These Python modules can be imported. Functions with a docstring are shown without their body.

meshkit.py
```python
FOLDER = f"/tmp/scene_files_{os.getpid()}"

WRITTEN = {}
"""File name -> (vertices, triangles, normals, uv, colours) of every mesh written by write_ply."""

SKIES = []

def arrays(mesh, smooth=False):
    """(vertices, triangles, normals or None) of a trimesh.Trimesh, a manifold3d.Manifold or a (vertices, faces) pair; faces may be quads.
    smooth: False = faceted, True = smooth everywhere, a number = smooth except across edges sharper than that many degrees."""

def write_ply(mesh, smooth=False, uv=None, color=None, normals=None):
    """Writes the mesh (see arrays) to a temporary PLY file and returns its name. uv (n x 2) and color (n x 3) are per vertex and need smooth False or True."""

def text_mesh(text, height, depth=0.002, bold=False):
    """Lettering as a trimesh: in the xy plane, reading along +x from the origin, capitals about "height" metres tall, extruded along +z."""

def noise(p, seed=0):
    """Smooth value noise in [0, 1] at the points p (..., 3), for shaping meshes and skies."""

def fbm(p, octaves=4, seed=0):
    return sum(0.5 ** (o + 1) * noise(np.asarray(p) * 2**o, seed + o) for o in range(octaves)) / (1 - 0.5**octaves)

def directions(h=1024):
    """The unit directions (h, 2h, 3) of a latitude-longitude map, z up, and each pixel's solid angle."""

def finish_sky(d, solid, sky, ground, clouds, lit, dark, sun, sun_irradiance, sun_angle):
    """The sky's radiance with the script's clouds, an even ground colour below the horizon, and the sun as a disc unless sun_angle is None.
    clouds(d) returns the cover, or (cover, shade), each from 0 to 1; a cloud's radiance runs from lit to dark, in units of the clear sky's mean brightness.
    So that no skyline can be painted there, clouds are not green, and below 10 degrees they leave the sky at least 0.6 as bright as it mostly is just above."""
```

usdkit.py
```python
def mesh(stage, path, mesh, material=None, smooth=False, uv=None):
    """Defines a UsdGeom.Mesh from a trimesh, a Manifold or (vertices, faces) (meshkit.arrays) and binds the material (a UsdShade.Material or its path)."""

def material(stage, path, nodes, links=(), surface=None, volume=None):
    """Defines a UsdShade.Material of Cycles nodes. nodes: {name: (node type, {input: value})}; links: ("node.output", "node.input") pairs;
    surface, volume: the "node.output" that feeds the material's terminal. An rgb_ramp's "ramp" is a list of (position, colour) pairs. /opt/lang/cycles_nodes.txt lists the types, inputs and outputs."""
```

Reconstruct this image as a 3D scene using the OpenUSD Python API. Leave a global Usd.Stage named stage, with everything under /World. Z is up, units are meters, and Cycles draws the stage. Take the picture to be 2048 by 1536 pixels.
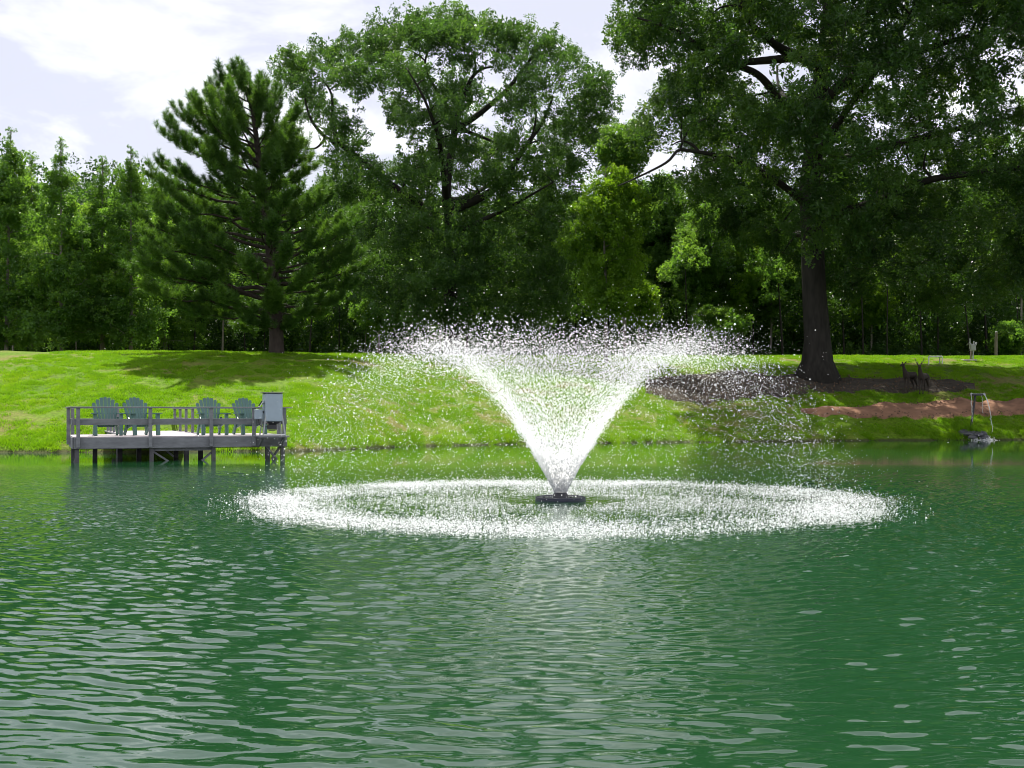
import math
import numpy as np
import trimesh
import manifold3d as m3
from pxr import Usd, UsdGeom, UsdLux, UsdShade, Gf, Sdf, Vt
import usdkit
import meshkit

stage = Usd.Stage.CreateInMemory()
UsdGeom.SetStageUpAxis(stage, UsdGeom.Tokens.z)
UsdGeom.SetStageMetersPerUnit(stage, 1.0)
UsdGeom.Xform.Define(stage, '/World')
UsdGeom.Scope.Define(stage, '/World/Looks')
PI = math.pi

# ------------------------------------------------------------------ camera, sky, sun
EYE = 1.35            # eye height above the pond, metres
FOC = 2150.0          # focal length in pixels of the 2048 px wide photograph
HOR = 825.0           # row of the horizon
cam = UsdGeom.Camera.Define(stage, '/World/camera')
cam.CreateHorizontalApertureAttr(36.0)
cam.CreateVerticalApertureAttr(27.0)
cam.CreateFocalLengthAttr(36.0 * FOC / 2048)
cam.CreateVerticalApertureOffsetAttr((HOR - 768) / 2048 * 36.0)
cam.CreateClippingRangeAttr(Gf.Vec2f(0.1, 2000))
cam.AddTranslateOp().Set(Gf.Vec3d(0, 0, EYE))
cam.AddRotateXOp().Set(90.0)
cam.CreateExposureAttr(0.70)

SUN_EL, SUN_AZ = math.radians(60), math.radians(-10)
SUN = np.array([math.sin(SUN_AZ) * math.cos(SUN_EL), math.cos(SUN_AZ) * math.cos(SUN_EL), math.sin(SUN_EL)])
sky_mat = usdkit.material(stage, '/World/Looks/sky_look', {
    'sky': ('sky_texture', dict(sky_type='single_scattering', sun_disc=False, sun_elevation=SUN_EL, sun_rotation=SUN_AZ, altitude=100.0, air_density=1.0, aerosol_density=2.0, ozone_density=1.5)),
    'tc': ('texture_coordinate', {}),
    'sep': ('separate_xyz', {}),
    'zc': ('math', dict(math_type='maximum', value2=0.03)),
    'za': ('math', dict(math_type='add', value2=0.25)),
    'dx': ('math', dict(math_type='divide')), 'dy': ('math', dict(math_type='divide')),
    'cv': ('combine_xyz', dict(z=0.37)),
    'n': ('noise_texture', dict(scale=3.4, detail=6.0, roughness=0.55, distortion=0.3)),
    'r': ('rgb_ramp', {'ramp': [(0.0, (0, 0, 0)), (0.46, (0.02,) * 3), (0.58, (0.28,) * 3), (0.70, (0.95, 0.95, 0.95)), (1, (1, 1, 1))]}),
    'hz': ('mix', dict(mix_type='mix', fac=0.65, color2=(6.7, 6.5, 7.15))),
    'mx': ('mix', dict(mix_type='mix', color2=(13.0, 13.0, 13.4))),
    'bg': ('background_shader', dict(strength=0.085)),
}, [('tc.generated', 'sep.vector'), ('sep.z', 'zc.value1'), ('zc.value', 'za.value1'), ('sep.x', 'dx.value1'), ('za.value', 'dx.value2'), ('sep.y', 'dy.value1'), ('za.value', 'dy.value2'),
    ('dx.value', 'cv.x'), ('dy.value', 'cv.y'), ('cv.vector', 'n.vector'), ('n.fac', 'r.fac'), ('r.color', 'mx.fac'), ('sky.color', 'hz.color1'), ('hz.color', 'mx.color1'), ('mx.color', 'bg.color')], surface='bg.background')
dome = UsdLux.DomeLight.Define(stage, '/World/sky')
dome.GetPrim().SetCustomDataByKey('kind', 'structure')
UsdShade.MaterialBindingAPI.Apply(dome.GetPrim()).Bind(sky_mat)
sun = UsdLux.DistantLight.Define(stage, '/World/sun')
sun.CreateNormalizeAttr(True)
sun.CreateIntensityAttr(1.25)
sun.CreateAngleAttr(0.5)
sun.CreateColorAttr(Gf.Vec3f(1.0, 0.96, 0.88))
sun.AddRotateZOp().Set(-math.degrees(SUN_AZ))
sun.AddRotateXOp().Set(-(90 - math.degrees(SUN_EL)))

# ------------------------------------------------------------------ helpers
used = {}


def numbered(path):
    k = used.get(path, 0)
    used[path] = k + 1
    return path if k == 0 else f'{path}_{k:03d}'


def say(prim, label=None, cat=None, group=None, kind=None):
    p = prim.GetPrim() if hasattr(prim, 'GetPrim') else prim
    for key, val in (('label', label), ('category', cat), ('group', group), ('kind', kind)):
        if val:
            p.SetCustomDataByKey(key, val)
    return p


def thing(name, label, cat, loc=(0, 0, 0), rotz=0.0, scale=None, group=None, kind=None):
    x = UsdGeom.Xform.Define(stage, numbered('/World/' + name))
    x.AddTranslateOp().Set(Gf.Vec3d(*map(float, loc)))
    if rotz:
        x.AddRotateZOp().Set(float(rotz))
    if scale:
        x.AddScaleOp().Set(Gf.Vec3f(scale, scale, scale))
    return say(x, label, cat, group, kind)


def obj(name, mesh, mat, parent=None, smooth=False, **kw):
    base = str(parent.GetPath()) if parent is not None else '/World'
    m = usdkit.mesh(stage, numbered(base + '/' + name), mesh, MAT[mat] if isinstance(mat, str) else mat, smooth=smooth)
    return say(m, **kw)


def tm(v, f):
    return trimesh.Trimesh(np.asarray(v, float), np.asarray(f), process=False)


def box(cx, cy, cz, sx, sy, sz, rz=0.0, ch=0.0):
    if ch:
        h = np.array([sx, sy, sz]) / 2
        pts = []
        for a in (-1, 1):
            for b in (-1, 1):
                for c in (-1, 1):
                    s = np.array([a, b, c])
                    for k in range(3):
                        q = h.copy() - ch
                        q[k] = h[k]
                        pts.append(s * q)
        m = trimesh.Trimesh(pts).convex_hull
    else:
        m = trimesh.creation.box([sx, sy, sz])
    if rz:
        m.apply_transform(trimesh.transformations.rotation_matrix(rz, [0, 0, 1]))
    m.apply_translation([cx, cy, cz])
    return m


def beam(p, q, w, t, up=(0, 0, 1)):
    """A rectangular bar from p to q, w wide across, t thick along up."""
    p, q = np.asarray(p, float), np.asarray(q, float)
    d = q - p
    L = np.linalg.norm(d)
    d = d / L
    s = np.cross(d, up)
    s /= np.linalg.norm(s)
    u = np.cross(s, d)
    m = trimesh.creation.box([L, w, t])
    M = np.eye(4)
    M[:3, 0], M[:3, 1], M[:3, 2], M[:3, 3] = d, s, u, (p + q) / 2
    m.apply_transform(M)
    return m


def tube(points, radii, sides=6, cap=True):
    p = np.asarray(points, float)
    r = np.broadcast_to(np.asarray(radii, float), (len(p),))
    t = np.gradient(p, axis=0)
    t /= np.linalg.norm(t, axis=1, keepdims=True) + 1e-12
    ref = np.where(np.abs(t[:, 2:]) < 0.95, np.array([[0, 0, 1.0]]), np.array([[1.0, 0, 0]]))
    if np.abs(t[:, 2]).mean() > 0.6:
        ref = np.array([[1.0, 0.13, 0]]).repeat(len(p), 0)
    a = np.cross(t, ref)
    a /= np.linalg.norm(a, axis=1, keepdims=True) + 1e-12
    b = np.cross(t, a)
    ang = np.arange(sides) * 2 * PI / sides
    v = p[:, None] + r[:, None, None] * (np.cos(ang)[None, :, None] * a[:, None] + np.sin(ang)[None, :, None] * b[:, None])
    i, j = np.meshgrid(np.arange(len(p) - 1), np.arange(sides), indexing='ij')
    q = np.stack([i * sides + j, i * sides + (j + 1) % sides, (i + 1) * sides + (j + 1) % sides, (i + 1) * sides + j], -1).reshape(-1, 4)
    f = np.vstack([q[:, [0, 1, 2]], q[:, [0, 2, 3]]])
    v = v.reshape(-1, 3)
    if cap:
        n = len(v)
        v = np.vstack([v, p[0], p[-1]])
        k = np.arange(sides)
        f = np.vstack([f, np.stack([np.full(sides, n), (k + 1) % sides, k], 1), np.stack([np.full(sides, n + 1), (len(p) - 1) * sides + k, (len(p) - 1) * sides + (k + 1) % sides], 1)])
    return tm(v, f)


def cat(ms):
    return trimesh.util.concatenate(ms)


def spline(pts, n):
    p = np.asarray(pts, float)
    t = np.concatenate([[0], np.cumsum(np.linalg.norm(np.diff(p, axis=0), axis=1))])
    from scipy.interpolate import PchipInterpolator
    return PchipInterpolator(t, p)(np.linspace(0, t[-1], n))


def quats(yaw, tilt, tdir):
    """Rotate by yaw about z, then tip by tilt towards the direction tdir."""
    w, z = np.cos(yaw / 2), np.sin(yaw / 2)
    c, s = np.cos(tilt / 2), np.sin(tilt / 2)
    ax, ay = -np.sin(tdir), np.cos(tdir)
    # q = q_tilt * q_yaw
    return np.stack([c * w, s * ax * w + s * ay * z, s * ay * w - s * ax * z, c * z], 1)


def instances(path, protos, pos, q, scale, ids, mat):
    pi = UsdGeom.PointInstancer.Define(stage, path)
    for i, m in enumerate(protos):
        usdkit.mesh(stage, f'{path}/sprig_{i:03d}', m, MAT[mat])
    pi.CreatePrototypesRel().SetTargets([f'{path}/sprig_{i:03d}' for i in range(len(protos))])
    pi.CreatePositionsAttr(Vt.Vec3fArray.FromNumpy(np.ascontiguousarray(pos, np.float32)))
    q = np.asarray(q, np.float32)
    pi.CreateOrientationsAttr(Vt.QuathArray([Gf.Quath(float(a), float(b), float(c), float(d)) for a, b, c, d in q]))
    s = np.asarray(scale, np.float32)
    if s.ndim == 1:
        s = np.repeat(s[:, None], 3, 1)
    pi.CreateScalesAttr(Vt.Vec3fArray.FromNumpy(np.ascontiguousarray(s)))
    pi.CreateProtoIndicesAttr(Vt.IntArray.FromNumpy(np.ascontiguousarray(ids, np.int32)))
    return pi


def px2x(px, d):
    return (px - 1024.0) / FOC * d


def py2z(py, d):
    return EYE + (HOR - py) / FOC * d


# ------------------------------------------------------------------ materials
MAT = {}


def leafy(name, dark, mid, light, trans=0.4, tcol=None, rough=0.38, spec=0.5, var_scale=0.35):
    tcol = tcol or tuple(min(1, c * 1.5) for c in light)
    MAT[name] = usdkit.material(stage, '/World/Looks/' + name, {
        'oi': ('object_info', {}), 'g': ('geometry', {}),
        'n': ('noise_texture', dict(scale=var_scale, detail=2.0)),
        'ad': ('math', dict(math_type='multiply_add', value2=0.46)),
        'sb': ('math', dict(math_type='multiply', value2=0.55)),
        'ri': ('math', dict(math_type='multiply_add', value2=0.32)),
        'r': ('rgb_ramp', {'ramp': [(0.1, dark), (0.5, mid), (0.95, light)]}),
        'p': ('principled_bsdf', dict(roughness=rough, specular_ior_level=spec)),
        'tr': ('translucent_bsdf', {}), 'tm': ('mix', dict(mix_type='multiply', fac=1.0, color2=tuple(t / max(1e-4, l) for t, l in zip(tcol, light)))),
        'mx': ('mix_closure', dict(fac=trans)),
    }, [('g.position', 'n.vector'), ('n.fac', 'sb.value1'), ('oi.random', 'ad.value1'), ('sb.value', 'ad.value3'), ('g.random_per_island', 'ri.value1'), ('ad.value', 'ri.value3'), ('ri.value', 'r.fac'), ('r.color', 'p.base_color'), ('r.color', 'tm.color1'), ('tm.color', 'tr.color'),
        ('p.BSDF', 'mx.closure1'), ('tr.BSDF', 'mx.closure2')], surface='mx.closure')


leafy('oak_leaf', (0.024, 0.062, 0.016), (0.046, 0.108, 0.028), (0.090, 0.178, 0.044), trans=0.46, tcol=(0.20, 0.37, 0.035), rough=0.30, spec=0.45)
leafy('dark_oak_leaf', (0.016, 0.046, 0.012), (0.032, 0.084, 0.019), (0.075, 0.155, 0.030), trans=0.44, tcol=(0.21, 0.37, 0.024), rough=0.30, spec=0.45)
leafy('pine_needle', (0.026, 0.072, 0.014), (0.055, 0.130, 0.022), (0.100, 0.195, 0.028), trans=0.45, tcol=(0.20, 0.36, 0.022), rough=0.45, spec=0.4)
leafy('gum_leaf', (0.030, 0.078, 0.016), (0.064, 0.148, 0.028), (0.125, 0.230, 0.042), trans=0.54, tcol=(0.36, 0.58, 0.045), rough=0.32, spec=0.45)
leafy('bright_leaf', (0.050, 0.120, 0.010), (0.105, 0.215, 0.016), (0.170, 0.300, 0.024), trans=0.52, tcol=(0.34, 0.54, 0.02), rough=0.36, spec=0.4)
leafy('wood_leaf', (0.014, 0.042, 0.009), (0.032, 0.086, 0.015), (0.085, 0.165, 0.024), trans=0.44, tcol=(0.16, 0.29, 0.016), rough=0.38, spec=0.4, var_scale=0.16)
leafy('grass_blade', (0.085, 0.185, 0.006), (0.125, 0.255, 0.008), (0.190, 0.290, 0.014), trans=0.5, tcol=(0.36, 0.55, 0.014), rough=0.5, spec=0.25, var_scale=0.30)


def solid(name, col, rough=0.6, vary=0.25, scale=6.0, bump=0.0, bscale=40.0, metallic=0.0, spec=0.5, stretch=(1, 1, 1), **kw):
    lo = tuple(c * (1 - vary) for c in col)
    hi = tuple(min(1, c * (1 + vary)) for c in col)
    nodes = {'tc': ('texture_coordinate', {}), 'mp': ('mapping', dict(scale=stretch)), 'n': ('noise_texture', dict(scale=scale, detail=5.0, roughness=0.6)),
             'r': ('rgb_ramp', {'ramp': [(0.25, lo), (0.5, col), (0.75, hi)]}),
             'p': ('principled_bsdf', dict(roughness=rough, metallic=metallic, specular_ior_level=spec, **kw))}
    links = [('tc.object', 'mp.vector'), ('mp.vector', 'n.vector'), ('n.fac', 'r.fac'), ('r.color', 'p.base_color')]
    if bump:
        nodes |= {'n2': ('noise_texture', dict(scale=bscale, detail=4.0)), 'b': ('bump', dict(strength=bump, distance=0.02))}
        links += [('mp.vector', 'n2.vector'), ('n2.fac', 'b.height'), ('b.normal', 'p.normal')]
    MAT[name] = usdkit.material(stage, '/World/Looks/' + name, nodes, links, surface='p.BSDF')


solid('bark', (0.022, 0.020, 0.017), 0.9, 0.45, 5.0, bump=0.9, bscale=9.0, spec=0.2, stretch=(1, 1, 0.25))
solid('pine_bark', (0.040, 0.031, 0.026), 0.9, 0.4, 7.0, bump=0.8, bscale=12.0, spec=0.2, stretch=(1, 1, 0.4))
solid('pale_bark', (0.17, 0.155, 0.13), 0.85, 0.35, 4.0, spec=0.2, stretch=(1, 1, 0.3))
solid('soil', (0.064, 0.054, 0.043), 0.95, 0.45, 1.6, bump=0.9, bscale=9.0, spec=0.1)
solid('clay', (0.25, 0.140, 0.088), 0.95, 0.40, 1.3, bump=1.0, bscale=3.5, spec=0.1)
solid('litter', (0.13, 0.09, 0.06), 0.9, 0.5, 30.0, spec=0.1)
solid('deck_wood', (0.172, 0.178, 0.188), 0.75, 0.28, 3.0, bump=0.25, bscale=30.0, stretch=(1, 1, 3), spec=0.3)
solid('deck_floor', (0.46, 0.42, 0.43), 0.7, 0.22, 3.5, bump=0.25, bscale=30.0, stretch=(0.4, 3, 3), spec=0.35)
solid('pile_wood', (0.085, 0.085, 0.088), 0.85, 0.35, 4.0, bump=0.4, bscale=16.0, spec=0.3)
solid('chair_resin', (0.066, 0.138, 0.122), 0.42, 0.10, 5.0, spec=0.5)
solid('feeder_metal', (0.30, 0.36, 0.42), 0.42, 0.10, 3.0, metallic=0.35)
solid('dark_metal', (0.035, 0.035, 0.040), 0.5, 0.2, 5.0)
solid('bright_metal', (0.62, 0.62, 0.62), 0.35, 0.1, 5.0, metallic=0.5)
solid('solar_cell', (0.015, 0.018, 0.035), 0.15, 0.2, 9.0)
solid('white_pipe', (0.80, 0.80, 0.79), 0.35, 0.06, 4.0)
solid('utility_grey', (0.33, 0.35, 0.35), 0.5, 0.15, 4.0)
solid('post_wood', (0.16, 0.13, 0.10), 0.85, 0.3, 6.0)
solid('concrete', (0.46, 0.44, 0.40), 0.85, 0.2, 3.0)
solid('float_plastic', (0.020, 0.022, 0.036), 0.30, 0.2, 8.0)
solid('stone', (0.050, 0.052, 0.058), 0.45, 0.4, 3.0, bump=0.5, bscale=12.0)
solid('deer_coat', (0.034, 0.027, 0.022), 0.8, 0.3, 6.0, spec=0.2)
solid('antler_bone', (0.16, 0.125, 0.09), 0.6, 0.2, 9.0)
solid('black_eye', (0.006, 0.005, 0.004), 0.15, 0.1, 9.0)

# lawn ground under the blades
MAT['lawn'] = usdkit.material(stage, '/World/Looks/lawn', {
    'g': ('geometry', {}), 'n': ('noise_texture', dict(scale=0.22, detail=5.0, roughness=0.6)), 'n2': ('noise_texture', dict(scale=7.0, detail=4.0)),
    'r': ('rgb_ramp', {'ramp': [(0.30, (0.075, 0.160, 0.006)), (0.48, (0.110, 0.190, 0.012)), (0.60, (0.17, 0.17, 0.045))]}),
    'r2': ('rgb_ramp', {'ramp': [(0.25, (0.55,) * 3), (0.75, (1.25,) * 3)]}),
    'm': ('mix', dict(mix_type='multiply', fac=1.0)), 'sz': ('separate_xyz', {}), 'mz': ('map_range', dict(range_type='smoothstep', from_min=0.03, from_max=0.13, to_min=0.85, to_max=0.0, clamp=True)), 'mud': ('mix', dict(mix_type='mix', color2=(0.050, 0.048, 0.024))), 'b': ('bump', dict(strength=0.9, distance=0.06)),
    'p': ('principled_bsdf', dict(roughness=0.9, specular_ior_level=0.1))},
    [('g.position', 'n.vector'), ('g.position', 'n2.vector'), ('n.fac', 'r.fac'), ('n2.fac', 'r2.fac'), ('r.color', 'm.color1'), ('r2.color', 'm.color2'), ('g.position', 'sz.vector'), ('sz.z', 'mz.value'), ('mz.result', 'mud.fac'), ('m.color', 'mud.color1'), ('mud.color', 'p.base_color'), ('n2.fac', 'b.height'), ('b.normal', 'p.normal')], surface='p.BSDF')

# pond: turbid green body under a clear reflecting surface, fine ripples in the bump
MAT['pond'] = usdkit.material(stage, '/World/Looks/pond', {
    'g': ('geometry', {}), 'mp': ('mapping', dict(scale=(0.55, 1.0, 1.0))),
    'n': ('noise_texture', dict(scale=0.12, detail=3.0)),
    'r': ('rgb_ramp', {'ramp': [(0.3, (0.007, 0.036, 0.011)), (0.7, (0.010, 0.046, 0.017))]}),
    'n2': ('noise_texture', dict(scale=7.5, detail=3.0, roughness=0.55)),
    'sp': ('separate_xyz', {}),
    'fd': ('map_range', dict(range_type='smoothstep', from_min=23.5, from_max=28.5, to_min=1.0, to_max=0.05, clamp=True)),
    'fn': ('map_range', dict(range_type='smoothstep', from_min=6.0, from_max=16.0, to_min=0.10, to_max=1.0, clamp=True)), 'fm': ('math', dict(math_type='multiply')),
    'b': ('bump', dict(distance=0.019)),
    'p': ('principled_bsdf', dict(roughness=0.02, ior=1.62))},
    [('g.position', 'n.vector'), ('g.position', 'mp.vector'), ('mp.vector', 'n2.vector'), ('g.position', 'sp.vector'), ('sp.y', 'fd.value'), ('sp.y', 'fn.value'), ('fd.result', 'fm.value1'), ('fn.result', 'fm.value2'), ('fm.value', 'b.strength'), ('n.fac', 'r.fac'), ('r.color', 'p.base_color'),
     ('n2.fac', 'b.height'), ('b.normal', 'p.normal')], surface='p.BSDF')

# falling and splashing water: white with air, sunlight passes through it
MAT['spray'] = usdkit.material(stage, '/World/Looks/spray', {
    'p': ('principled_bsdf', dict(base_color=(0.93, 0.94, 0.96), roughness=0.15, ior=1.333)), 'tr': ('translucent_bsdf', dict(color=(0.97, 0.97, 0.98))), 'mx': ('mix_closure', dict(fac=0.62)),
    'tp': ('transparent_bsdf', {}), 'm2': ('mix_closure', dict(fac=0.45))},
    [('p.BSDF', 'mx.closure1'), ('tr.BSDF', 'mx.closure2'), ('mx.closure', 'm2.closure1'), ('tp.BSDF', 'm2.closure2')], surface='m2.closure')

MAT['white_water'] = usdkit.material(stage, '/World/Looks/white_water', {
    'p': ('principled_bsdf', dict(base_color=(0.95, 0.96, 0.97), roughness=0.2, ior=1.333)), 'tr': ('translucent_bsdf', dict(color=(0.98, 0.98, 0.98))), 'mx': ('mix_closure', dict(fac=0.6)),
    'tp': ('transparent_bsdf', {}), 'm2': ('mix_closure', dict(fac=0.24))},
    [('p.BSDF', 'mx.closure1'), ('tr.BSDF', 'mx.closure2'), ('mx.closure', 'm2.closure1'), ('tp.BSDF', 'm2.closure2')], surface='m2.closure')

# ------------------------------------------------------------------ terrain
_sx = np.array([-400, -60, -30, -17, -12, -7.5, -4.5, -0.5, 6.2, 14.6, 25, 40, 70, 400.0])
_sy = np.array([36, 36, 36, 36, 36.2, 37.5, 42.0, 45.5, 48, 51, 52.8, 54, 56, 60.0])
_cx = np.array([-400, -27, -15, -11, -7, -2, 5, 15, 400.0])
_cd = np.array([58, 58, 59.5, 61, 64, 71, 76, 78, 80.0])
_cp = np.array([706, 706.5, 709, 712, 715, 717, 717, 717, 717.0])


def shore(x):
    return np.interp(x, _sx, _sy)


def ground(x, y):
    x, y = np.asarray(x, float), np.asarray(y, float)
    ys, yc = shore(x), np.interp(x, _cx, _cd)
    zc = EYE + (HOR - np.interp(x, _cx, _cp)) / FOC * yc
    wig = 0.12 * np.sin(x * 1.7 + 1.0) + 0.10 * np.sin(x * 4.1) + 1.1 * (meshkit.fbm(np.stack([x * 0.8, 0 * x, 0 * x], -1), 4, seed=12) - 0.5)
    t = (y - ys - wig) / (yc - ys)
    ex = np.interp(x, [-15, 10], [1.55, 1.8])
    up = 1 - np.clip(1 - t, 0, 1) ** ex
    z = np.where(t < 0, np.maximum(t * 6.0, -2.0), zc * up - np.maximum(y - yc, 0) * 0.01)
    lump = (meshkit.fbm(np.stack([x * 0.33, y * 0.33, 0 * x], -1), 3, seed=4) - 0.5) * 0.28 * np.clip(t * 8, 0, 1)
    step = 0.10 * np.clip(t / 0.012, 0, 1)          # the little bank at the water's edge
    z = np.where(t >= 0, z + lump * np.clip(1.4 - t, 0.15, 1) + step, z)
    near = 2.2 + 0.15 * np.sin(x * 1.3)
    z = np.where(y < near, np.maximum(z, np.minimum((near - y) * 0.35, 0.15) - 0.02), z)
    side = np.clip((np.abs(x) - 58) * 0.3, -2, 3)
    return np.maximum(z, np.where(y < 60, side - 0.5, -9))


def ray_ground(px, py):
    d = np.linspace(30, 110, 4000)
    x, z = px2x(px, d), py2z(py, d)
    hit = np.nonzero(z <= ground(x, d))[0]
    k = hit[0] if len(hit) else len(d) - 1
    return np.array([x[k], d[k], float(ground(x[k], d[k]))])


gx = np.unique(np.concatenate([np.arange(-400, -60, 20), np.arange(-60, -24, 1.5), np.arange(-24, 44, 0.3), np.arange(44, 60, 1.5), np.arange(60, 401, 20)]).round(3))
gy = np.unique(np.concatenate([np.arange(-300, -5, 20), np.arange(-5, 4, 0.5), np.arange(4, 33, 1.5), np.arange(33, 58, 0.22), np.arange(58, 86, 0.35), np.arange(86, 140, 3), np.arange(140, 601, 20)]).round(3))
X, Y = np.meshgrid(gx, gy)
Z = ground(X, Y)
nx, ny = len(gx), len(gy)
idx = np.arange(nx * ny).reshape(ny, nx)
quad = np.stack([idx[:-1, :-1], idx[:-1, 1:], idx[1:, 1:], idx[1:, :-1]], -1).reshape(-1, 4)
F = np.vstack([quad[:, [0, 1, 2]], quad[:, [0, 2, 3]]])
obj('lawn', tm(np.stack([X, Y, Z], -1).reshape(-1, 3), F), 'lawn', smooth=True, kind='structure', label='sunlit green lawn bank rising from the pond to the trees')

# ------------------------------------------------------------------ pond
FX, FY = px2x(1121, 16.6), 16.6
rs = np.random.default_rng(11)


def waves(x, y):
    h = np.zeros_like(x)
    for k in range(150):
        a, rr = rs.uniform(0, 2 * PI), rs.uniform(2.5, 6.0)
        sx, sy = FX + rr * math.cos(a), FY + rr * math.sin(a)
        lam = 0.048 * (0.235 / 0.048) ** rs.uniform(0, 1)
        kk = 2 * PI / lam
        r = np.hypot(x - sx, y - sy)
        amp = 0.0128 / kk * (1.0 if lam > 0.1 else 0.9)
        ph = rs.uniform(0, 2 * PI)
        fade = 1 / (1 + (y * 0.0106 / lam) ** 6)          # what the mesh is too coarse for is left to the bump
        h += amp * np.sin(kk * r + ph) * fade
    rf = np.hypot(x - FX, y - FY)
    calm = (1 - 0.93 * np.clip((y - 23.5) / 4.5, 0, 1)) * (0.95 + 1.0 * np.clip((12.0 - rf) / 6.5, 0, 1) + 1.15 * np.clip((y - 7) / 8, 0, 1))
    inside = np.clip((rf - 1.0) / 3.0, 0.25, 1)
    gust = 0.55 + 0.9 * meshkit.fbm(np.stack([x * 0.22, y * 0.22, 0 * x], -1), 3, seed=9)
    return h * calm * inside * gust


ang = np.concatenate([np.linspace(-1.3, -0.56, 60)[:-1], np.linspace(-0.56, 0.56, 520), np.linspace(0.56, 1.3, 60)[1:]])
rows = np.geomspace(2.7, 57, 720)
A, R = np.meshgrid(ang, rows)
PX, PY = A * R, R
PZ = waves(PX, PY)
na, nr = len(ang), len(rows)
idx = np.arange(na * nr).reshape(nr, na)
quad = np.stack([idx[:-1, :-1], idx[:-1, 1:], idx[1:, 1:], idx[1:, :-1]], -1).reshape(-1, 4)
WF = np.vstack([quad[:, [0, 1, 2]], quad[:, [0, 2, 3]]])
obj('pond', tm(np.stack([PX, PY, PZ], -1).reshape(-1, 3), WF), 'pond', smooth=True, kind='structure', label='rippled green pond water in front of the lawn bank')

# ------------------------------------------------------------------ bare earth
import shapely
from shapely.geometry import Polygon
bare = []


def earth_strip(name, mat, upper, lower, seed, lift, label, ncol=90, nrow=9, hump=0.0):
    r = np.random.default_rng(seed)
    u = np.array([ray_ground(*p) for p in upper])[:, :2]
    l = np.array([ray_ground(*p) for p in lower])[:, :2]
    u, l = spline(u, ncol), spline(l, ncol)
    t = np.linspace(0, 1, ncol)
    rag = lambda s: 0.55 * (meshkit.fbm(np.stack([t * 26, 0 * t + s, 0 * t], -1), 4, seed=seed) - 0.5) * 2
    u[:, 1] += rag(1.3) * 1.3
    l[:, 1] += rag(7.7)
    s = np.linspace(0, 1, nrow)[:, None, None]
    g = l[None] * (1 - s) + u[None] * s
    edge = np.minimum(s[..., 0], 1 - s[..., 0]) * 2
    z = ground(g[..., 0], g[..., 1]) + lift * np.clip(edge * 4, 0.05, 1) + hump * edge * (0.4 + meshkit.fbm(np.concatenate([g * 1.6, 0 * g[..., :1]], -1), 3, seed=seed))
    z[0] -= 0.06
    z[-1] -= 0.06
    z[:, 0] -= 0.06
    v = np.concatenate([g, z[..., None]], -1).reshape(-1, 3)
    idx = np.arange(nrow * ncol).reshape(nrow, ncol)
    q = np.stack([idx[:-1, :-1], idx[:-1, 1:], idx[1:, 1:], idx[1:, :-1]], -1).reshape(-1, 4)
    obj(name, tm(v, np.vstack([q[:, [0, 1, 2]], q[:, [0, 2, 3]]])), mat, smooth=True, kind='structure', label=label)
    bare.append(Polygon(np.vstack([l, u[::-1]])).buffer(0))


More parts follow.
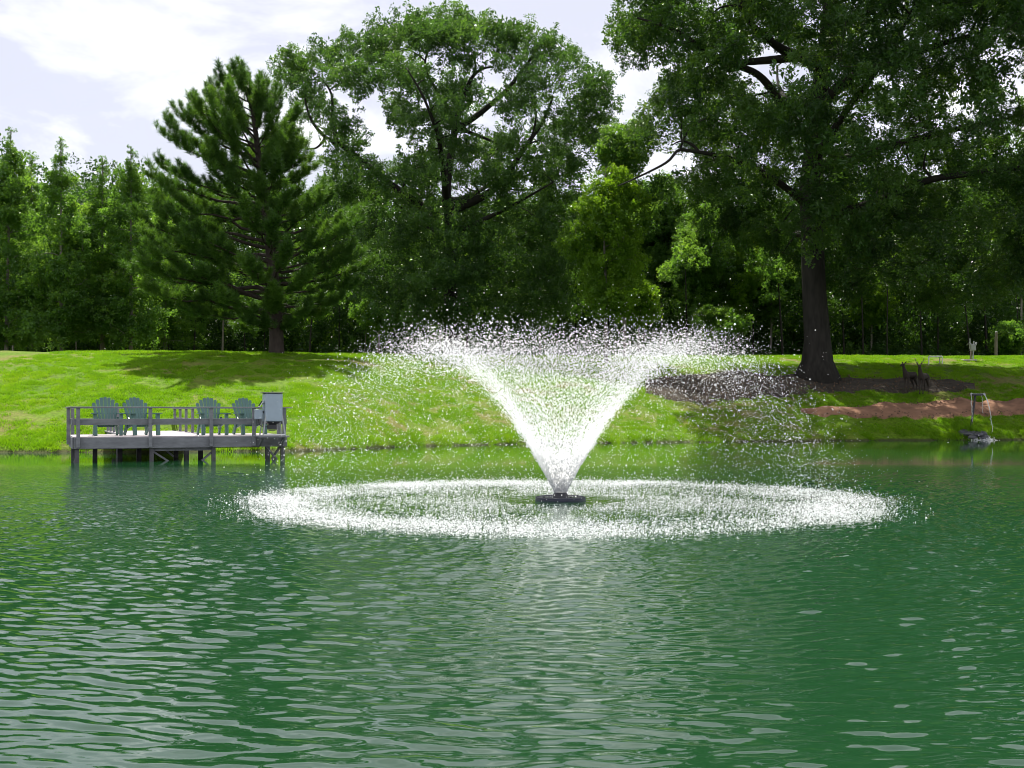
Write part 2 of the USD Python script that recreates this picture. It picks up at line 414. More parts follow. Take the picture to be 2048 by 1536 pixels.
earth_strip('path', 'clay', [(1600, 819), (1660, 816), (1760, 811), (1880, 803), (2048, 794), (2300, 786)], [(1600, 822), (1660, 828), (1720, 836), (1800, 836), (1930, 836), (2048, 832), (2300, 826)], 21, 0.10, 'reddish clay path along the top of the shaded bank', hump=0.12)
earth_strip('bare_soil', 'soil', [(1290, 758), (1400, 745), (1560, 748), (1720, 755), (1850, 756), (1950, 768)], [(1290, 792), (1380, 806), (1560, 800), (1700, 788), (1850, 785), (1950, 780)], 22, 0.07, 'dark bare soil under the big oak', hump=0.06)
# ------------------------------------------------------------------ sprigs of leaves
def sprig(seed, n, length, spread, L, W, up=0.6, fold=0.25):
    """A leafy twig along +x."""
    r = np.random.default_rng(seed)
    t = r.uniform(0.05, 1, (n, 1))
    c = np.concatenate([t * length, r.normal(size=(n, 1)) * spread * (1.15 - 0.5 * t), r.normal(size=(n, 1)) * spread * 0.75 - 0.12 * length * t ** 2], 1)
    nrm = r.normal(size=(n, 3)) * 0.8 + [0, 0, up]
    nrm /= np.linalg.norm(nrm, axis=1, keepdims=True)
    tt = np.cross(nrm, r.normal(size=(n, 3)) + [0, 0.8, 0])
    tt /= np.linalg.norm(tt, axis=1, keepdims=True)
    b = np.cross(nrm, tt)
    l = L * r.uniform(0.6, 1.3, (n, 1))
    w = W * r.uniform(0.65, 1.25, (n, 1))
    v = np.stack([c - tt * l / 2, c + b * w / 2 + nrm * fold * w, c + tt * l / 2, c - b * w / 2 + nrm * fold * w], 1).reshape(-1, 3)
    k = np.arange(n)[:, None] * 4
    return tm(v, np.vstack([k + [0, 1, 2], k + [0, 2, 3]]))


def needles(seed, n, L, W):
    """A brush of long needles round a short shoot that points up."""
    r = np.random.default_rng(seed)
    a, h = r.uniform(0, 2 * PI, n), r.uniform(-0.22, 0.12, n)
    el = r.uniform(0.15, 1.35, n)
    d = np.stack([np.cos(a) * np.cos(el), np.sin(a) * np.cos(el), np.sin(el)], 1)
    c = np.stack([0.02 * np.cos(a), 0.02 * np.sin(a), h], 1)
    s = np.cross(d, r.normal(size=(n, 3)))
    s /= np.linalg.norm(s, axis=1, keepdims=True)
    l = L * r.uniform(0.7, 1.15, (n, 1))
    v = np.stack([c - s * W / 2, c + s * W / 2, c + d * l - [0, 0, 0.03]], 1).reshape(-1, 3)
    return tm(v, np.arange(n * 3).reshape(-1, 3))


KIND = {'oak': (34, 0.82, 0.16, 0.225, 0.105), 'gum': (34, 0.62, 0.17, 0.20, 0.13), 'far': (30, 1.25, 0.40, 0.34, 0.20)}
_clumps = {}


def clump(kind, rad, count, flat=0.75, variants=5):
    """Ragged clumps of leafy sprigs, rad metres in radius."""
    key = (kind, rad, count, flat, variants)
    if key not in _clumps:
        out = []
        for i in range(variants):
            r = np.random.default_rng(int(rad * 1000) + 17 * count + i)
            sp = [sprig(100 + i * 7 + j, *KIND[kind]) for j in range(3)]
            v = r.normal(size=(count, 3))
            v /= np.linalg.norm(v, axis=1, keepdims=True)
            c = v * (r.uniform(0.0, 0.8, (count, 1)) ** 0.6) * rad * [1, 1, flat]
            ms = []
            for k in range(count):
                m = sp[k % 3].copy()
                e = v[k] * [1, 1, 0.55] + r.normal(size=3) * 0.35
                a, p = math.atan2(e[1], e[0]), math.atan2(e[2], math.hypot(e[0], e[1]))
                R = trimesh.transformations.rotation_matrix(a, [0, 0, 1])[:3, :3] @ trimesh.transformations.rotation_matrix(-p, [0, 1, 0])[:3, :3] * r.uniform(0.7, 1.15)
                m.vertices = m.vertices @ R.T + c[k]
                ms.append(m)
            out.append(cat(ms))
        _clumps[key] = out
    return _clumps[key]


def shoot(seed):
    """A pine shoot: brushes of long needles along a twig that turns up at its end."""
    r = np.random.default_rng(seed)
    ms = []
    for k in range(11):
        t = r.uniform(0, 1) ** 0.8
        side = r.normal() * 0.26 * (1.1 - t)
        m = needles(seed * 20 + k, 46, 0.30 * r.uniform(0.85, 1.2), 0.024)
        tilt = r.uniform(0.2, 0.9)
        R = trimesh.transformations.rotation_matrix(tilt, [0, 1, 0])[:3, :3] @ trimesh.transformations.rotation_matrix(r.uniform(0, 6.28), [0, 0, 1])[:3, :3]
        m.vertices = m.vertices @ R.T + [t * 0.95, side, 0.42 * t ** 2 + abs(side) * 0.3]
        ms.append(m)
    return cat(ms)


PINE = [shoot(130 + i) for i in range(5)]


def chords(poly):
    """Left and right edge of an outline at each height."""
    hs = np.linspace(poly.bounds[1] + 1e-3, poly.bounds[3] - 1e-3, 160)
    out = []
    for h in hs:
        s = poly.intersection(shapely.LineString([(-1e4, h), (1e4, h)]))
        out.append((s.bounds[0], s.bounds[2]))
    return hs, np.array(out)


def grow(name, label, base, outline, mat, protos, clumps, clump_r, twigs, trunk, limbs=(), holes=(), depth=1.0, bark='bark', seed=0, sc=(0.75, 1.3), trunk_r=(0.5, 0.1), shell=0.45,
         group=None, flare=0.0, flat=0.7, cat_='tree', branch_r=0.085, tips=0):
    """A tree at its own distance: outline (pixels of the photograph) gives the crown's height and width in metres there; the crown is as deep as it is wide.
    trunk, limbs: points (px, py, depth in metres); limbs also carry (radius at start, at end)."""
    r = np.random.default_rng(seed)
    d = base[1]
    zb = float(ground(*base))
    root = thing(name, label, cat_, (base[0], base[1], zb), group=group)
    loc = lambda px, py, w=0.0: np.array([px2x(px, d) - base[0], w, py2z(py, d) - zb])
    tp = spline([loc(*q) for q in trunk], 26)
    tp[0, 2] -= 0.3
    f = np.linspace(0, 1, len(tp))
    hgt = tp[:, 2] - tp[0, 2]
    rad = trunk_r[0] + (trunk_r[1] - trunk_r[0]) * f ** 0.85 + flare * np.exp(-hgt / 0.8)
    tr = tube(tp, rad, 14 if flare else 8)
    if flare:
        n = len(tp) * 14
        vv = tr.vertices.copy()
        a = np.arctan2(vv[:n, 1] - np.repeat(tp[:, 1], 14), vv[:n, 0] - np.repeat(tp[:, 0], 14))
        hh = np.repeat(hgt, 14)
        s = 1 + 0.16 * np.sin(a * 5 + 1) * np.exp(-hh / 1.2) + 0.04 * np.sin(a * 3 + hh)
        vv[:n, :2] = np.repeat(tp[:, :2], 14, 0) + (vv[:n, :2] - np.repeat(tp[:, :2], 14, 0)) * s[:, None]
        tr = tm(vv, tr.faces)
    obj('trunk', tr, bark, root, smooth=True)
    nodes, nrad = [tp[6:]], [rad[6:] * 0.5]
    for pts, (r0, r1) in limbs:
        lp = spline([loc(*q) for q in pts], 6 * len(pts))
        lr = np.linspace(r0, r1, len(lp))
        obj('limb', tube(lp, lr, 7), bark, root, smooth=True)
        nodes.append(lp)
        nrad.append(lr * 0.8)
    nodes, nrad = np.vstack(nodes), np.concatenate(nrad)
    poly = Polygon([(loc(*q)[0], loc(*q)[2]) for q in outline]).buffer(0)
    inner = poly.buffer(-clump_r * 0.30)
    hs, ch = chords(poly)
    top, bot = poly.bounds[3], poly.bounds[1]
    cs, cscale = [], []
    bx = poly.bounds
    tries = 0
    while len(cs) < clumps and tries < clumps * 60:
        tries += 1
        u, h = r.uniform(bx[0], bx[2]), r.uniform(bx[1], bx[3])
        if not inner.contains(shapely.Point(u, h)):
            continue
        l, rr_ = [np.interp(h, hs, ch[:, i]) for i in (0, 1)]
        uc, hw = (l + rr_) / 2, (rr_ - l) / 2
        W = depth * hw * math.sqrt(max(0.0, 1 - ((u - uc) / hw) ** 2)) * min(1, ((top - h) / (0.45 * (top - bot)))) ** 0.6
        w = W * r.uniform() ** shell * r.choice([-1, 1])
        y = d + w
        qx, qy = 1024 + (base[0] + u) / y * FOC, HOR - (zb + h - EYE) / y * FOC
        if any((qx - a) ** 2 + ((qy - b) * asp) ** 2 < (c + clump_r * 0.55 / y * FOC) ** 2 for a, b, c, asp in [(*o, 1.0)[:4] for o in holes]):
            continue
        cs.append((u, w, h))
        cscale.append(float(np.clip(hw * 0.9 / clump_r, 0.30, 1)) * float(np.clip(0.45 + poly.exterior.distance(shapely.Point(u, h)) / clump_r * 0.5, 0.5, 1)))
    for k in range(tips):
        fk = len(tp) - 1 - 0.45 * k
        c = np.array([np.interp(fk, np.arange(len(tp)), tp[:, a]) for a in range(3)]) + r.normal(size=3) * [1, 1, 0.5] * (0.04 + 0.028 * k)
        cs.append(tuple(c))
        cscale.append((0.34 + 0.022 * k) * r.uniform(0.8, 1.2))
    cs, cscale = np.array(cs), np.array(cscale)
    # branches to the clumps, nearest clumps first, later ones may fork from earlier ones
    d0 = np.array([np.min(np.linalg.norm(nodes - c, axis=1)) for c in cs])
    bits = []
    for i in np.argsort(d0):
        c = cs[i]
        dd = np.linalg.norm(nodes - c, axis=1) + np.maximum(nodes[:, 2] - c[2], 0) * 1.2
        k = int(np.argmin(dd))
        a = nodes[k]
        L = np.linalg.norm(c - a)
        if L < 0.3:
            continue
        m = (a + c) / 2 + r.normal(size=3) * 0.10 * L + [0, 0, 0.06 * L]
        p = spline([a, m, c], 6)
        r0 = min(nrad[k], branch_r * (0.5 + 0.22 * L))
        rd = np.linspace(r0, max(0.012, r0 * 0.3), 6)
        bits.append(tube(p, rd, 5, cap=False))
        nodes = np.vstack([nodes, p[1:]])
        nrad = np.concatenate([nrad, rd[1:]])
    if bits:
        obj('branches', cat(bits), bark, root, smooth=True, kind='stuff')
    n = len(cs)
    protos = clump(protos, clump_r, twigs, flat)
    scl = (r.uniform(0.78, 1.22, (n, 3)) * r.uniform(0.7, 1.25, (n, 1)) * cscale[:, None])
    ins = instances(str(root.GetPath()) + '/crown', protos, cs, quats(r.uniform(0, 2 * PI, n), r.uniform(0, 0.45, n), r.uniform(0, 2 * PI, n)), scl, r.integers(0, len(protos), n), mat)
    say(ins, kind='stuff')
    return root


# ------------------------------------------------------------------ the three large trees
PY0 = 60.5
grow('oak_tree', 'huge dark oak with thick flared trunk at the right, crown beyond the frame', (px2x(1634, 62.0), 62.0),
     [(1240, -40), (1222, 60), (1214, 112), (1222, 160), (1262, 190), (1262, 235), (1285, 262), (1262, 320), (1300, 350), (1330, 385), (1400, 420), (1460, 445), (1560, 500), (1620, 560), (1700, 600), (1800, 590), (1900, 620), (2030, 610), (2130, 560), (2260, 440), (2360, 250), (2340, 40), (2200, -180), (1920, -320), (1640, -330), (1400, -190)],
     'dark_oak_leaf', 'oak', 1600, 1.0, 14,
     [(1634, 762, 0), (1634, 690, 0), (1630, 600, 0), (1624, 480, 0), (1622, 380, 0.2), (1634, 270, 0.3), (1644, 170, 0.2), (1655, 60, 0), (1670, -60, 0), (1690, -250, 0)],
     limbs=[([(1640, 135, 0), (1600, 128, -1), (1555, 126, -2), (1510, 112, -3), (1470, 96, -4), (1440, 50, -5)], (0.38, 0.10)),
            ([(1645, 120, 0), (1590, 105, 1), (1500, 102, 2), (1400, 60, 3), (1330, 20, 4)], (0.30, 0.08)),
            ([(1650, 205, 0), (1672, 180, -0.5), (1710, 160, -1.5), (1790, 140, -3), (1880, 120, -4)], (0.36, 0.12)),
            ([(1632, 290, 0), (1560, 250, -2), (1480, 190, -4), (1400, 175, -5), (1320, 135, -6), (1250, 112, -6)], (0.32, 0.05)),
            ([(1622, 420, 0), (1540, 380, -2), (1440, 352, -4), (1367, 346, -5), (1332, 346, -5.5), (1305, 372, -6), (1268, 392, -6), (1215, 416, -6)], (0.24, 0.03)),
            ([(1367, 346, -5), (1355, 334, -5.1), (1338, 328, -5.2), (1318, 336, -5.4)], (0.10, 0.03)),
            ([(1628, 340, 0), (1720, 300, 2), (1840, 260, 3), (1960, 230, 3), (2100, 200, 3)], (0.36, 0.08)),
            ([(1622, 440, 0), (1700, 430, -3), (1800, 400, -6), (1900, 400, -8), (2000, 420, -9)], (0.32, 0.06)),
            ([(1640, 230, 0), (1640, 170, 4), (1630, 100, 8), (1640, 20, 10)], (0.30, 0.06)),
            ([(1630, 320, 0), (1650, 260, -4), (1680, 200, -8), (1700, 140, -10)], (0.28, 0.05)),
            ([(1655, 60, 0), (1740, 20, 0), (1860, -40, 1), (2000, -60, 2)], (0.30, 0.06)),
            ([(1622, 470, 0), (1600, 440, 4), (1560, 400, 8)], (0.25, 0.05))],
     holes=[(1235, 190, 26), (1300, 158, 24), (1490, 142, 20), (1530, 162, 22), (1570, 138, 18), (1612, 150, 16), (1545, 72, 15), (1660, 186, 12), (1682, 200, 13), (2036, 120, 22), (2040, 180, 14), (2036, 280, 18), (1950, 200, 8), (1768, 268, 9), (1720, 60, 9), (1450, 240, 10), (1340, 262, 14), (1330, 330, 20), (1600, 330, 8), (1860, 350, 7), (1900, 430, 6)],
     depth=0.9, trunk_r=(0.80, 0.30), flare=0.66, seed=1, branch_r=0.10)

grow('oak_tree', 'broad spreading oak behind the fountain spray with open limbs against the sky', (px2x(905, 78.0), 78.0),
     [(548, 135), (600, 104), (645, 116), (652, 88), (690, 78), (732, 82), (738, 38), (800, 18), (850, 15), (882, 8), (930, 12), (985, 42), (1045, 48), (1092, 64), (1130, 70), (1164, 78), (1162, 98), (1200, 130), (1226, 180), (1240, 232), (1214, 262), (1196, 300), (1172, 330), (1164, 420), (1150, 520), (1140, 610), (1080, 665), (940, 675), (800, 660), (715, 620), (705, 520), (700, 430), (655, 380), (615, 320), (590, 250), (556, 190)],
     'oak_leaf', 'oak', 760, 1.0, 13,
     [(905, 718, 0), (902, 600, 0), (898, 480, 0), (893, 385, 0), (900, 320, 0), (912, 250, 0)],
     limbs=[([(912, 255, 0), (925, 200, 0), (948, 150, 0), (985, 125, 1)], (0.26, 0.07)), ([(912, 258, 0), (960, 235, -1), (1005, 205, -2), (1050, 150, -2), (1080, 110, -2)], (0.26, 0.06)),
            ([(912, 256, 0), (950, 262, 1), (990, 272, 2), (1030, 290, 3)], (0.16, 0.05)), ([(905, 300, 0), (870, 240, 2), (850, 170, 3), (835, 130, 4)], (0.24, 0.05)),
            ([(930, 260, 0), (870, 175, 0), (850, 130, 0), (870, 80, 0)], (0.18, 0.05)),
            ([(893, 420, 0), (980, 390, -1), (1020, 345, -1), (1050, 300, -1), (1085, 250, -1), (1105, 200, -1)], (0.36, 0.07)),
            ([(1050, 300, -1), (1068, 265, -1), (1072, 230, -1)], (0.14, 0.05)),
            ([(890, 440, 0), (800, 390, -2), (740, 345, -3), (700, 315, -3), (665, 295, -3), (635, 255, -3), (625, 210, -3)], (0.36, 0.06)),
            ([(690, 310, -3), (680, 270, -3), (678, 220, -3), (660, 185, -3)], (0.18, 0.05)), ([(665, 296, -3), (640, 318, -3), (615, 312, -3)], (0.10, 0.03)),
            ([(893, 400, 0), (890, 330, -5), (870, 270, -8), (840, 220, -9)], (0.26, 0.05)), ([(893, 400, 0), (960, 350, 5), (1000, 280, 8), (1000, 200, 8)], (0.26, 0.05)),
            ([(895, 470, 0), (830, 420, 5), (760, 360, 7)], (0.26, 0.05)), ([(895, 480, 0), (1000, 450, -5), (1100, 400, -6)], (0.26, 0.05))],
     holes=[(640, 160, 9), (668, 178, 14), (700, 200, 18), (735, 226, 18), (762, 262, 22), (755, 290, 16), (800, 292, 18), (825, 305, 10), (640, 290, 12), (610, 322, 9), (852, 122, 12), (878, 150, 9), (868, 200, 6), (978, 120, 16), (965, 165, 10), (1010, 150, 9), (942, 222, 7), (1035, 245, 9), (1078, 200, 8), (1130, 190, 6), (1050, 265, 8), (985, 250, 6), (1015, 310, 8), (1190, 310, 14), (905, 285, 6), (1110, 160, 6)],
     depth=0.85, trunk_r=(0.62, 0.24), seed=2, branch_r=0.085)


def pine():
    d = 57.0
    bx = px2x(553, d)
    zb = float(ground(bx, d))
    root = thing('pine_tree', 'tall dark pine with upswept needle tufts on the crest left of the oak', 'tree', (bx, d, zb))
    r = np.random.default_rng(5)
    loc = lambda px, py, w=0.0: np.array([px2x(px, d) - bx, w, py2z(py, d) - zb])
    tp = spline([loc(*q) for q in [(553, 716), (552, 640), (545, 540), (538, 470), (528, 390), (518, 320), (508, 240), (500, 190), (492, 150)]], 40)
    tp[0, 2] -= 0.3
    f = np.linspace(0, 1, 40)
    rad = 0.36 * (1 - f) ** 0.8 + 0.03 + 0.12 * np.exp(-(tp[:, 2] - tp[0, 2]) / 0.5)
    obj('trunk', tube(tp, rad, 12), 'pine_bark', root, smooth=True)
    poly = Polygon([(loc(*q)[0], loc(*q)[2]) for q in [(492, 132), (440, 150), (398, 180), (372, 205), (345, 235), (292, 252), (312, 330), (300, 400), (262, 470), (238, 540), (250, 590), (330, 625), (440, 640), (560, 650), (650, 625), (730, 555), (738, 500), (762, 450), (700, 400), (640, 340), (622, 280), (588, 210), (535, 150)]]).buffer(0)
    hs, ch = chords(poly)
    H = tp[-1, 2]
    br, pos, q, sc = [], [], [], []
    z0 = loc(0, 645)[2]
    nb = 128
    for i in range(nb):
        t = (i + r.uniform(0, 1)) / nb
        h0 = z0 - 0.3 + (H - 0.5 - z0) * t ** 1.12
        k = int(np.argmin(np.abs(tp[:, 2] - h0)))
        o = tp[k]
        az = i * 2.4 + r.normal() * 0.3
        rise = 0.10 + 0.62 * t ** 1.3 + r.normal() * 0.06
        fit, L = r.uniform(0.74, 1.03), 1.0
        for _ in range(6):
            tip_h = h0 + L * rise + 0.35
            l, rr_ = [np.interp(tip_h, hs, ch[:, j]) for j in (0, 1)]
            ext = (rr_ - o[0]) if math.cos(az) > 0 else (o[0] - l)
            L = max(0.35, 0.5 * L + 0.5 * (ext * (0.72 + 0.28 * abs(math.cos(az))) * fit - 0.25))
            if tip_h > hs[-1]:
                L *= 0.8
        e = np.array([math.cos(az), math.sin(az), 0])
        s = np.linspace(0, 1, 8)
        pts = o + s[:, None] * L * e + np.stack([0 * s, 0 * s, L * rise * (0.55 * s + 0.45 * s ** 2.2)], 1)
        pts[1:-1] += r.normal(size=(6, 3)) * 0.04 * L * 0.4
        r0 = min(rad[k] * 0.6, 0.022 + 0.016 * L)
        br.append(tube(pts, np.linspace(r0, 0.012, 8), 5, cap=False))
        nt = int(2 + L * 1.45)
        for j in range(nt):
            sj = 0.38 + 0.62 * (j + r.uniform(0, 1)) / nt
            c = np.array([np.interp(sj, s, pts[:, a]) for a in range(3)])
            yaw = az + r.choice([-1, 1]) * r.uniform(0.1, 1.0) * (1.15 - 0.8 * sj)
            pos.append(c)
            q.append((yaw, r.uniform(-0.1, 0.25) + 0.45 * t, yaw + PI))
            sc.append(r.uniform(0.75, 1.25) * (1 if t < 0.8 else 0.8))
        pos.append(pts[-1] - 0.4 * e)
        q.append((az, 0.25 + 0.4 * t, az + PI))
        sc.append(r.uniform(0.9, 1.2))
    for k in range(5):
        pos.append(tp[-2] + [0, 0, -0.25 * k])
        q.append((k * 1.9, 1.15 - 0.1 * k, k * 1.9 + PI))
        sc.append(0.8)
    obj('branches', cat(br), 'pine_bark', root, smooth=True, kind='stuff')
    q = np.array(q)
    n = len(pos)
    say(instances(str(root.GetPath()) + '/crown', PINE, np.array(pos), quats(q[:, 0], q[:, 1], q[:, 2]), np.array(sc), r.integers(0, 5, n), 'pine_needle'), kind='stuff')


pine()

# ------------------------------------------------------------------ other trees one can tell apart
def spire(px, top, wpx, d, seed, label, bottom=692, mat='gum_leaf', lean=0, dens=1.0, group=None, pale=True, r0=0.16):
    h = bottom - top
    prof = [(0.0, 0.06), (0.06, 0.16), (0.18, 0.34), (0.34, 0.60), (0.55, 0.85), (0.78, 1.0), (0.95, 0.95), (1.0, 0.7)]
    r = np.random.default_rng(seed)
    left = [(px + lean * (1 - t) - wpx * w * r.uniform(0.8, 1.15), top + h * t) for t, w in prof]
    right = [(px + lean * (1 - t) + wpx * w * r.uniform(0.8, 1.15), top + h * t) for t, w in prof]
    base = (px2x(px, d), d)
    pyb = HOR - (float(ground(*base)) - EYE) / d * FOC
    grow('tree', label, base, left + right[::-1], mat, 'gum', int(125 * dens), 0.66, 10, [(px, pyb, 0), (px + lean * 0.4, top + h * 0.6, 0), (px + lean * 0.9, top + h * 0.15, 0), (px + lean, top + 10, 0)],
         depth=0.9, bark='pale_bark' if pale else 'bark', seed=seed, trunk_r=(r0, 0.03), shell=0.5, flat=0.9, branch_r=0.05, group=group, tips=14)


spire(12, 250, 78, 74, 41, 'leafy tree at the left edge of the picture, tallest of the left row', lean=10)
spire(66, 300, 42, 80, 42, 'narrow pale leafy tree just right of the one at the left edge', lean=-4, dens=0.7)
spire(122, 268, 74, 73, 43, 'full pointed leafy tree in the middle of the left row')
spire(205, 305, 58, 77, 44, 'slim pointed leafy tree with the lowest tip of the left row', dens=0.85)
spire(262, 283, 62, 75, 45, 'pointed leafy tree nearest the pine in the left row', dens=0.9)
spire(-70, 260, 90, 74, 46, 'leafy tree cut off by the left edge of the picture')
spire(330, 400, 72, 84, 47, 'lower leafy tree half hidden behind the left side of the pine', dens=0.9)

grow('sweetgum_sapling', 'bright yellow green young tree between the two large oaks', (px2x(1205, 66.0), 66.0),
     [(1212, 318), (1250, 345), (1292, 392), (1306, 440), (1282, 476), (1296, 540), (1270, 620), (1205, 650), (1150, 610), (1168, 530), (1118, 492), (1112, 462), (1156, 446), (1150, 400), (1182, 372)],
     'bright_leaf', 'gum', 120, 0.75, 11, [(1212, 735, 0), (1212, 600, 0), (1208, 460, 0), (1212, 335, 0)], depth=0.8, bark='pale_bark', seed=51, trunk_r=(0.13, 0.03), flat=0.8, branch_r=0.05)
grow('young_tree', 'small bright leafy crown above the sapling, against the oak behind', (px2x(1245, 70.0), 70.0),
     [(1252, 232), (1282, 255), (1294, 310), (1280, 380), (1250, 430), (1220, 400), (1206, 340), (1190, 300), (1205, 262)],
     'gum_leaf', 'gum', 60, 0.75, 11, [(1250, 730, 0), (1248, 500, 0), (1246, 330, 0), (1248, 245, 0)], depth=0.9, bark='pale_bark', seed=52, trunk_r=(0.13, 0.03), branch_r=0.05)


def bushy(px, top, wpx, d, seed, label, bottom, mat, n=90, cr=0.9, cat_='tree', name='young_tree', tw=17):
    h = bottom - top
    r = np.random.default_rng(seed)
    a = np.linspace(0, 2 * PI, 15)[:-1]
    pts = [(px + wpx * math.cos(t) * r.uniform(0.82, 1.15), top + h / 2 - h / 2 * math.sin(t) * r.uniform(0.85, 1.12)) for t in a]
    base = (px2x(px, d), d)
    pyb = HOR - (float(ground(*base)) - EYE) / d * FOC
    grow(name, label, base, pts, mat, 'gum', n, cr, tw, [(px, pyb, 0), (px + 3, (top + bottom) / 2 + h * 0.2, 0), (px, top + h * 0.2, 0)], depth=0.9, seed=seed, trunk_r=(0.12, 0.04), bark='pale_bark', cat_=cat_, branch_r=0.05)


bushy(1320, 350, 62, 92, 61, 'mid green leafy tree right of the bright sapling, behind the dead limb', 600, 'gum_leaf', 110, 1.0)
bushy(1400, 400, 60, 88, 62, 'light green leafy tree under the left limbs of the big oak', 640, 'gum_leaf', 110, 0.95)
bushy(1475, 440, 45, 90, 63, 'bright narrow young tree left of the big oak trunk', 640, 'bright_leaf', 80, 0.9)
bushy(1540, 430, 52, 94, 64, 'leafy tree just left of the big oak trunk', 640, 'gum_leaf', 90, 0.95)
bushy(1275, 560, 42, 80, 65, 'low feathery bright bush right of centre above the spray', 650, 'bright_leaf', 70, 0.55, 'bush', 'bush', 14)
bushy(1430, 618, 58, 83, 66, 'low bush above the right part of the spray', 680, 'gum_leaf', 40, 0.75, 'bush', 'bush', 13)
bushy(755, 590, 44, 82, 67, 'yellow green bush between pine and oak at the wood edge', 665, 'gum_leaf', 50, 0.6, 'bush', 'bush', 13)
bushy(1740, 560, 40, 92, 68, 'sunlit young tree seen under the big oak right of its trunk', 660, 'bright_leaf', 40, 0.8)
bushy(2040, 430, 40, 86, 69, 'bright green tree at the right edge of the picture', 560, 'bright_leaf', 60, 0.9)
bushy(2020, 640, 34, 84, 70, 'low sunlit bush beyond the utility post at the right edge', 715, 'gum_leaf', 34, 0.5, 'bush', 'bush', 13)
bushy(200, 560, 70, 82, 71, 'dark leafy tree low in the wood behind the left row', 690, 'wood_leaf', 70, 0.9)

# slim trees of the wood edge: thin trunks in the dark under the crowns
rs2 = np.random.default_rng(77)
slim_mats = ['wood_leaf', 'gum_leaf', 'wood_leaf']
xs = np.concatenate([np.linspace(20, 760, 17), np.linspace(800, 1580, 12), np.linspace(1690, 2030, 8)]) + rs2.uniform(-14, 14, 37)
for k, px in enumerate(xs):
    d = rs2.uniform(84, 92)
    base = (px2x(px, d), d)
    zb = float(ground(*base))
    root = thing('slim_tree', 'slim trunk among the many at the dark edge of the wood', 'tree', (*base, zb), group='slim trees at the dark edge of the wood')
    H = rs2.uniform(5.5, 10)
    lean = rs2.normal(size=2) * 0.35
    tp = spline([(0, 0, -0.3), (lean[0] * 0.4, lean[1] * 0.4, H * 0.5), (lean[0], lean[1], H)], 8)
    obj('trunk', tube(tp, np.linspace(rs2.uniform(0.06, 0.12), 0.025, 8), 6), 'pale_bark' if k % 3 == 0 and px < 1500 else 'bark', root, smooth=True)
    n = 7
    pos = rs2.normal(size=(n, 3)) * [0.9, 0.9, 1.5] + [lean[0], lean[1], H - 1.2]
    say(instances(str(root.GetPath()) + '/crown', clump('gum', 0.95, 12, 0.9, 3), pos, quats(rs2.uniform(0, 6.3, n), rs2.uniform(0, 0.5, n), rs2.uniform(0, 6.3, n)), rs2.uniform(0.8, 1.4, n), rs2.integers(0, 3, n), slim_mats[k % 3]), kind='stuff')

# the wood behind reads as one mass
rw = np.random.default_rng(88)
N = 3400
wx = rw.uniform(-85, 85, N)
wy = 92 + 42 * rw.uniform(0, 1, N) ** 1.3
tops = 10.5 + 9.0 * meshkit.fbm(np.stack([wx * 0.11, wy * 0.11, 0 * wx], -1), 4, seed=3) + (wy - 94) * 0.10
tops = np.where(np.abs(wx) > 46, tops + 3, tops)
wz = tops * (1 - rw.uniform(0, 1, N) ** 1.5 * 0.96)
wpos = np.stack([wx, wy, ground(wx, wy) + wz + 0.4], 1)
M = 1500
bx_, by_ = rw.uniform(-95, 95, M), rw.uniform(134, 146, M)
wpos = np.vstack([wpos, np.stack([bx_, by_, ground(bx_, by_) + 0.4 + 13 * rw.uniform(0, 1, M) ** 1.2], 1)])
lx_, ly_ = rw.uniform(-75, 75, 800), rw.uniform(98, 125, 800)
wpos = np.vstack([wpos, np.stack([lx_, ly_, ground(lx_, ly_) + rw.uniform(0.3, 4.5, 800)], 1)])
N = len(wpos)
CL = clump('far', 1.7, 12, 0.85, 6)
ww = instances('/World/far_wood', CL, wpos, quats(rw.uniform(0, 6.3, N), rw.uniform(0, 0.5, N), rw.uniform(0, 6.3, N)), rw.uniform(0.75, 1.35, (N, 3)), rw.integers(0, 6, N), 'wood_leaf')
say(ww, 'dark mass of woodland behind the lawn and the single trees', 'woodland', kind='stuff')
# low growth along the wood edge
N = 520
ux = rw.uniform(-60, 62, N)
uy = rw.uniform(89, 100, N)
uz = rw.uniform(0, 1, N) ** 1.6 * (0.6 + 1.8 * meshkit.fbm(np.stack([ux * 0.25, uy * 0.2, 0 * ux], -1), 3, seed=8))
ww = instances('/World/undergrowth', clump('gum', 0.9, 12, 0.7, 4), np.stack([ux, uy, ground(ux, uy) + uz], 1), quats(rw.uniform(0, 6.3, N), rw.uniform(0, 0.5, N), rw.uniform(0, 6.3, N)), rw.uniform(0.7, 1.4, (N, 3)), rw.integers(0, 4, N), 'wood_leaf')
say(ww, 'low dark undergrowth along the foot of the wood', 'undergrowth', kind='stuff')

# ------------------------------------------------------------------ grass
def tuft(seed, n, h, w, spread):
    r = np.random.default_rng(seed)
    a = r.uniform(0, 2 * PI, n)
    c = np.stack([r.normal(size=n) * spread, r.normal(size=n) * spread, np.zeros(n)], 1)
    s = np.stack([np.cos(a), np.sin(a), 0 * a], 1) * w / 2
    hh = h * r.uniform(0.55, 1.2, n)
    lean = r.normal(size=(n, 2)) * 0.45 * hh[:, None]
    tip = c + np.concatenate([lean, hh[:, None]], 1)
    mid = c + np.concatenate([lean * 0.35, hh[:, None] * 0.6], 1)
    v = np.stack([c - s, c + s, mid + s * 0.7, mid - s * 0.7, tip], 1).reshape(-1, 3)
    k = np.arange(n)[:, None] * 5
    return tm(v, np.vstack([k + [0, 1, 2], k + [0, 2, 3], k + [3, 2, 4]]))


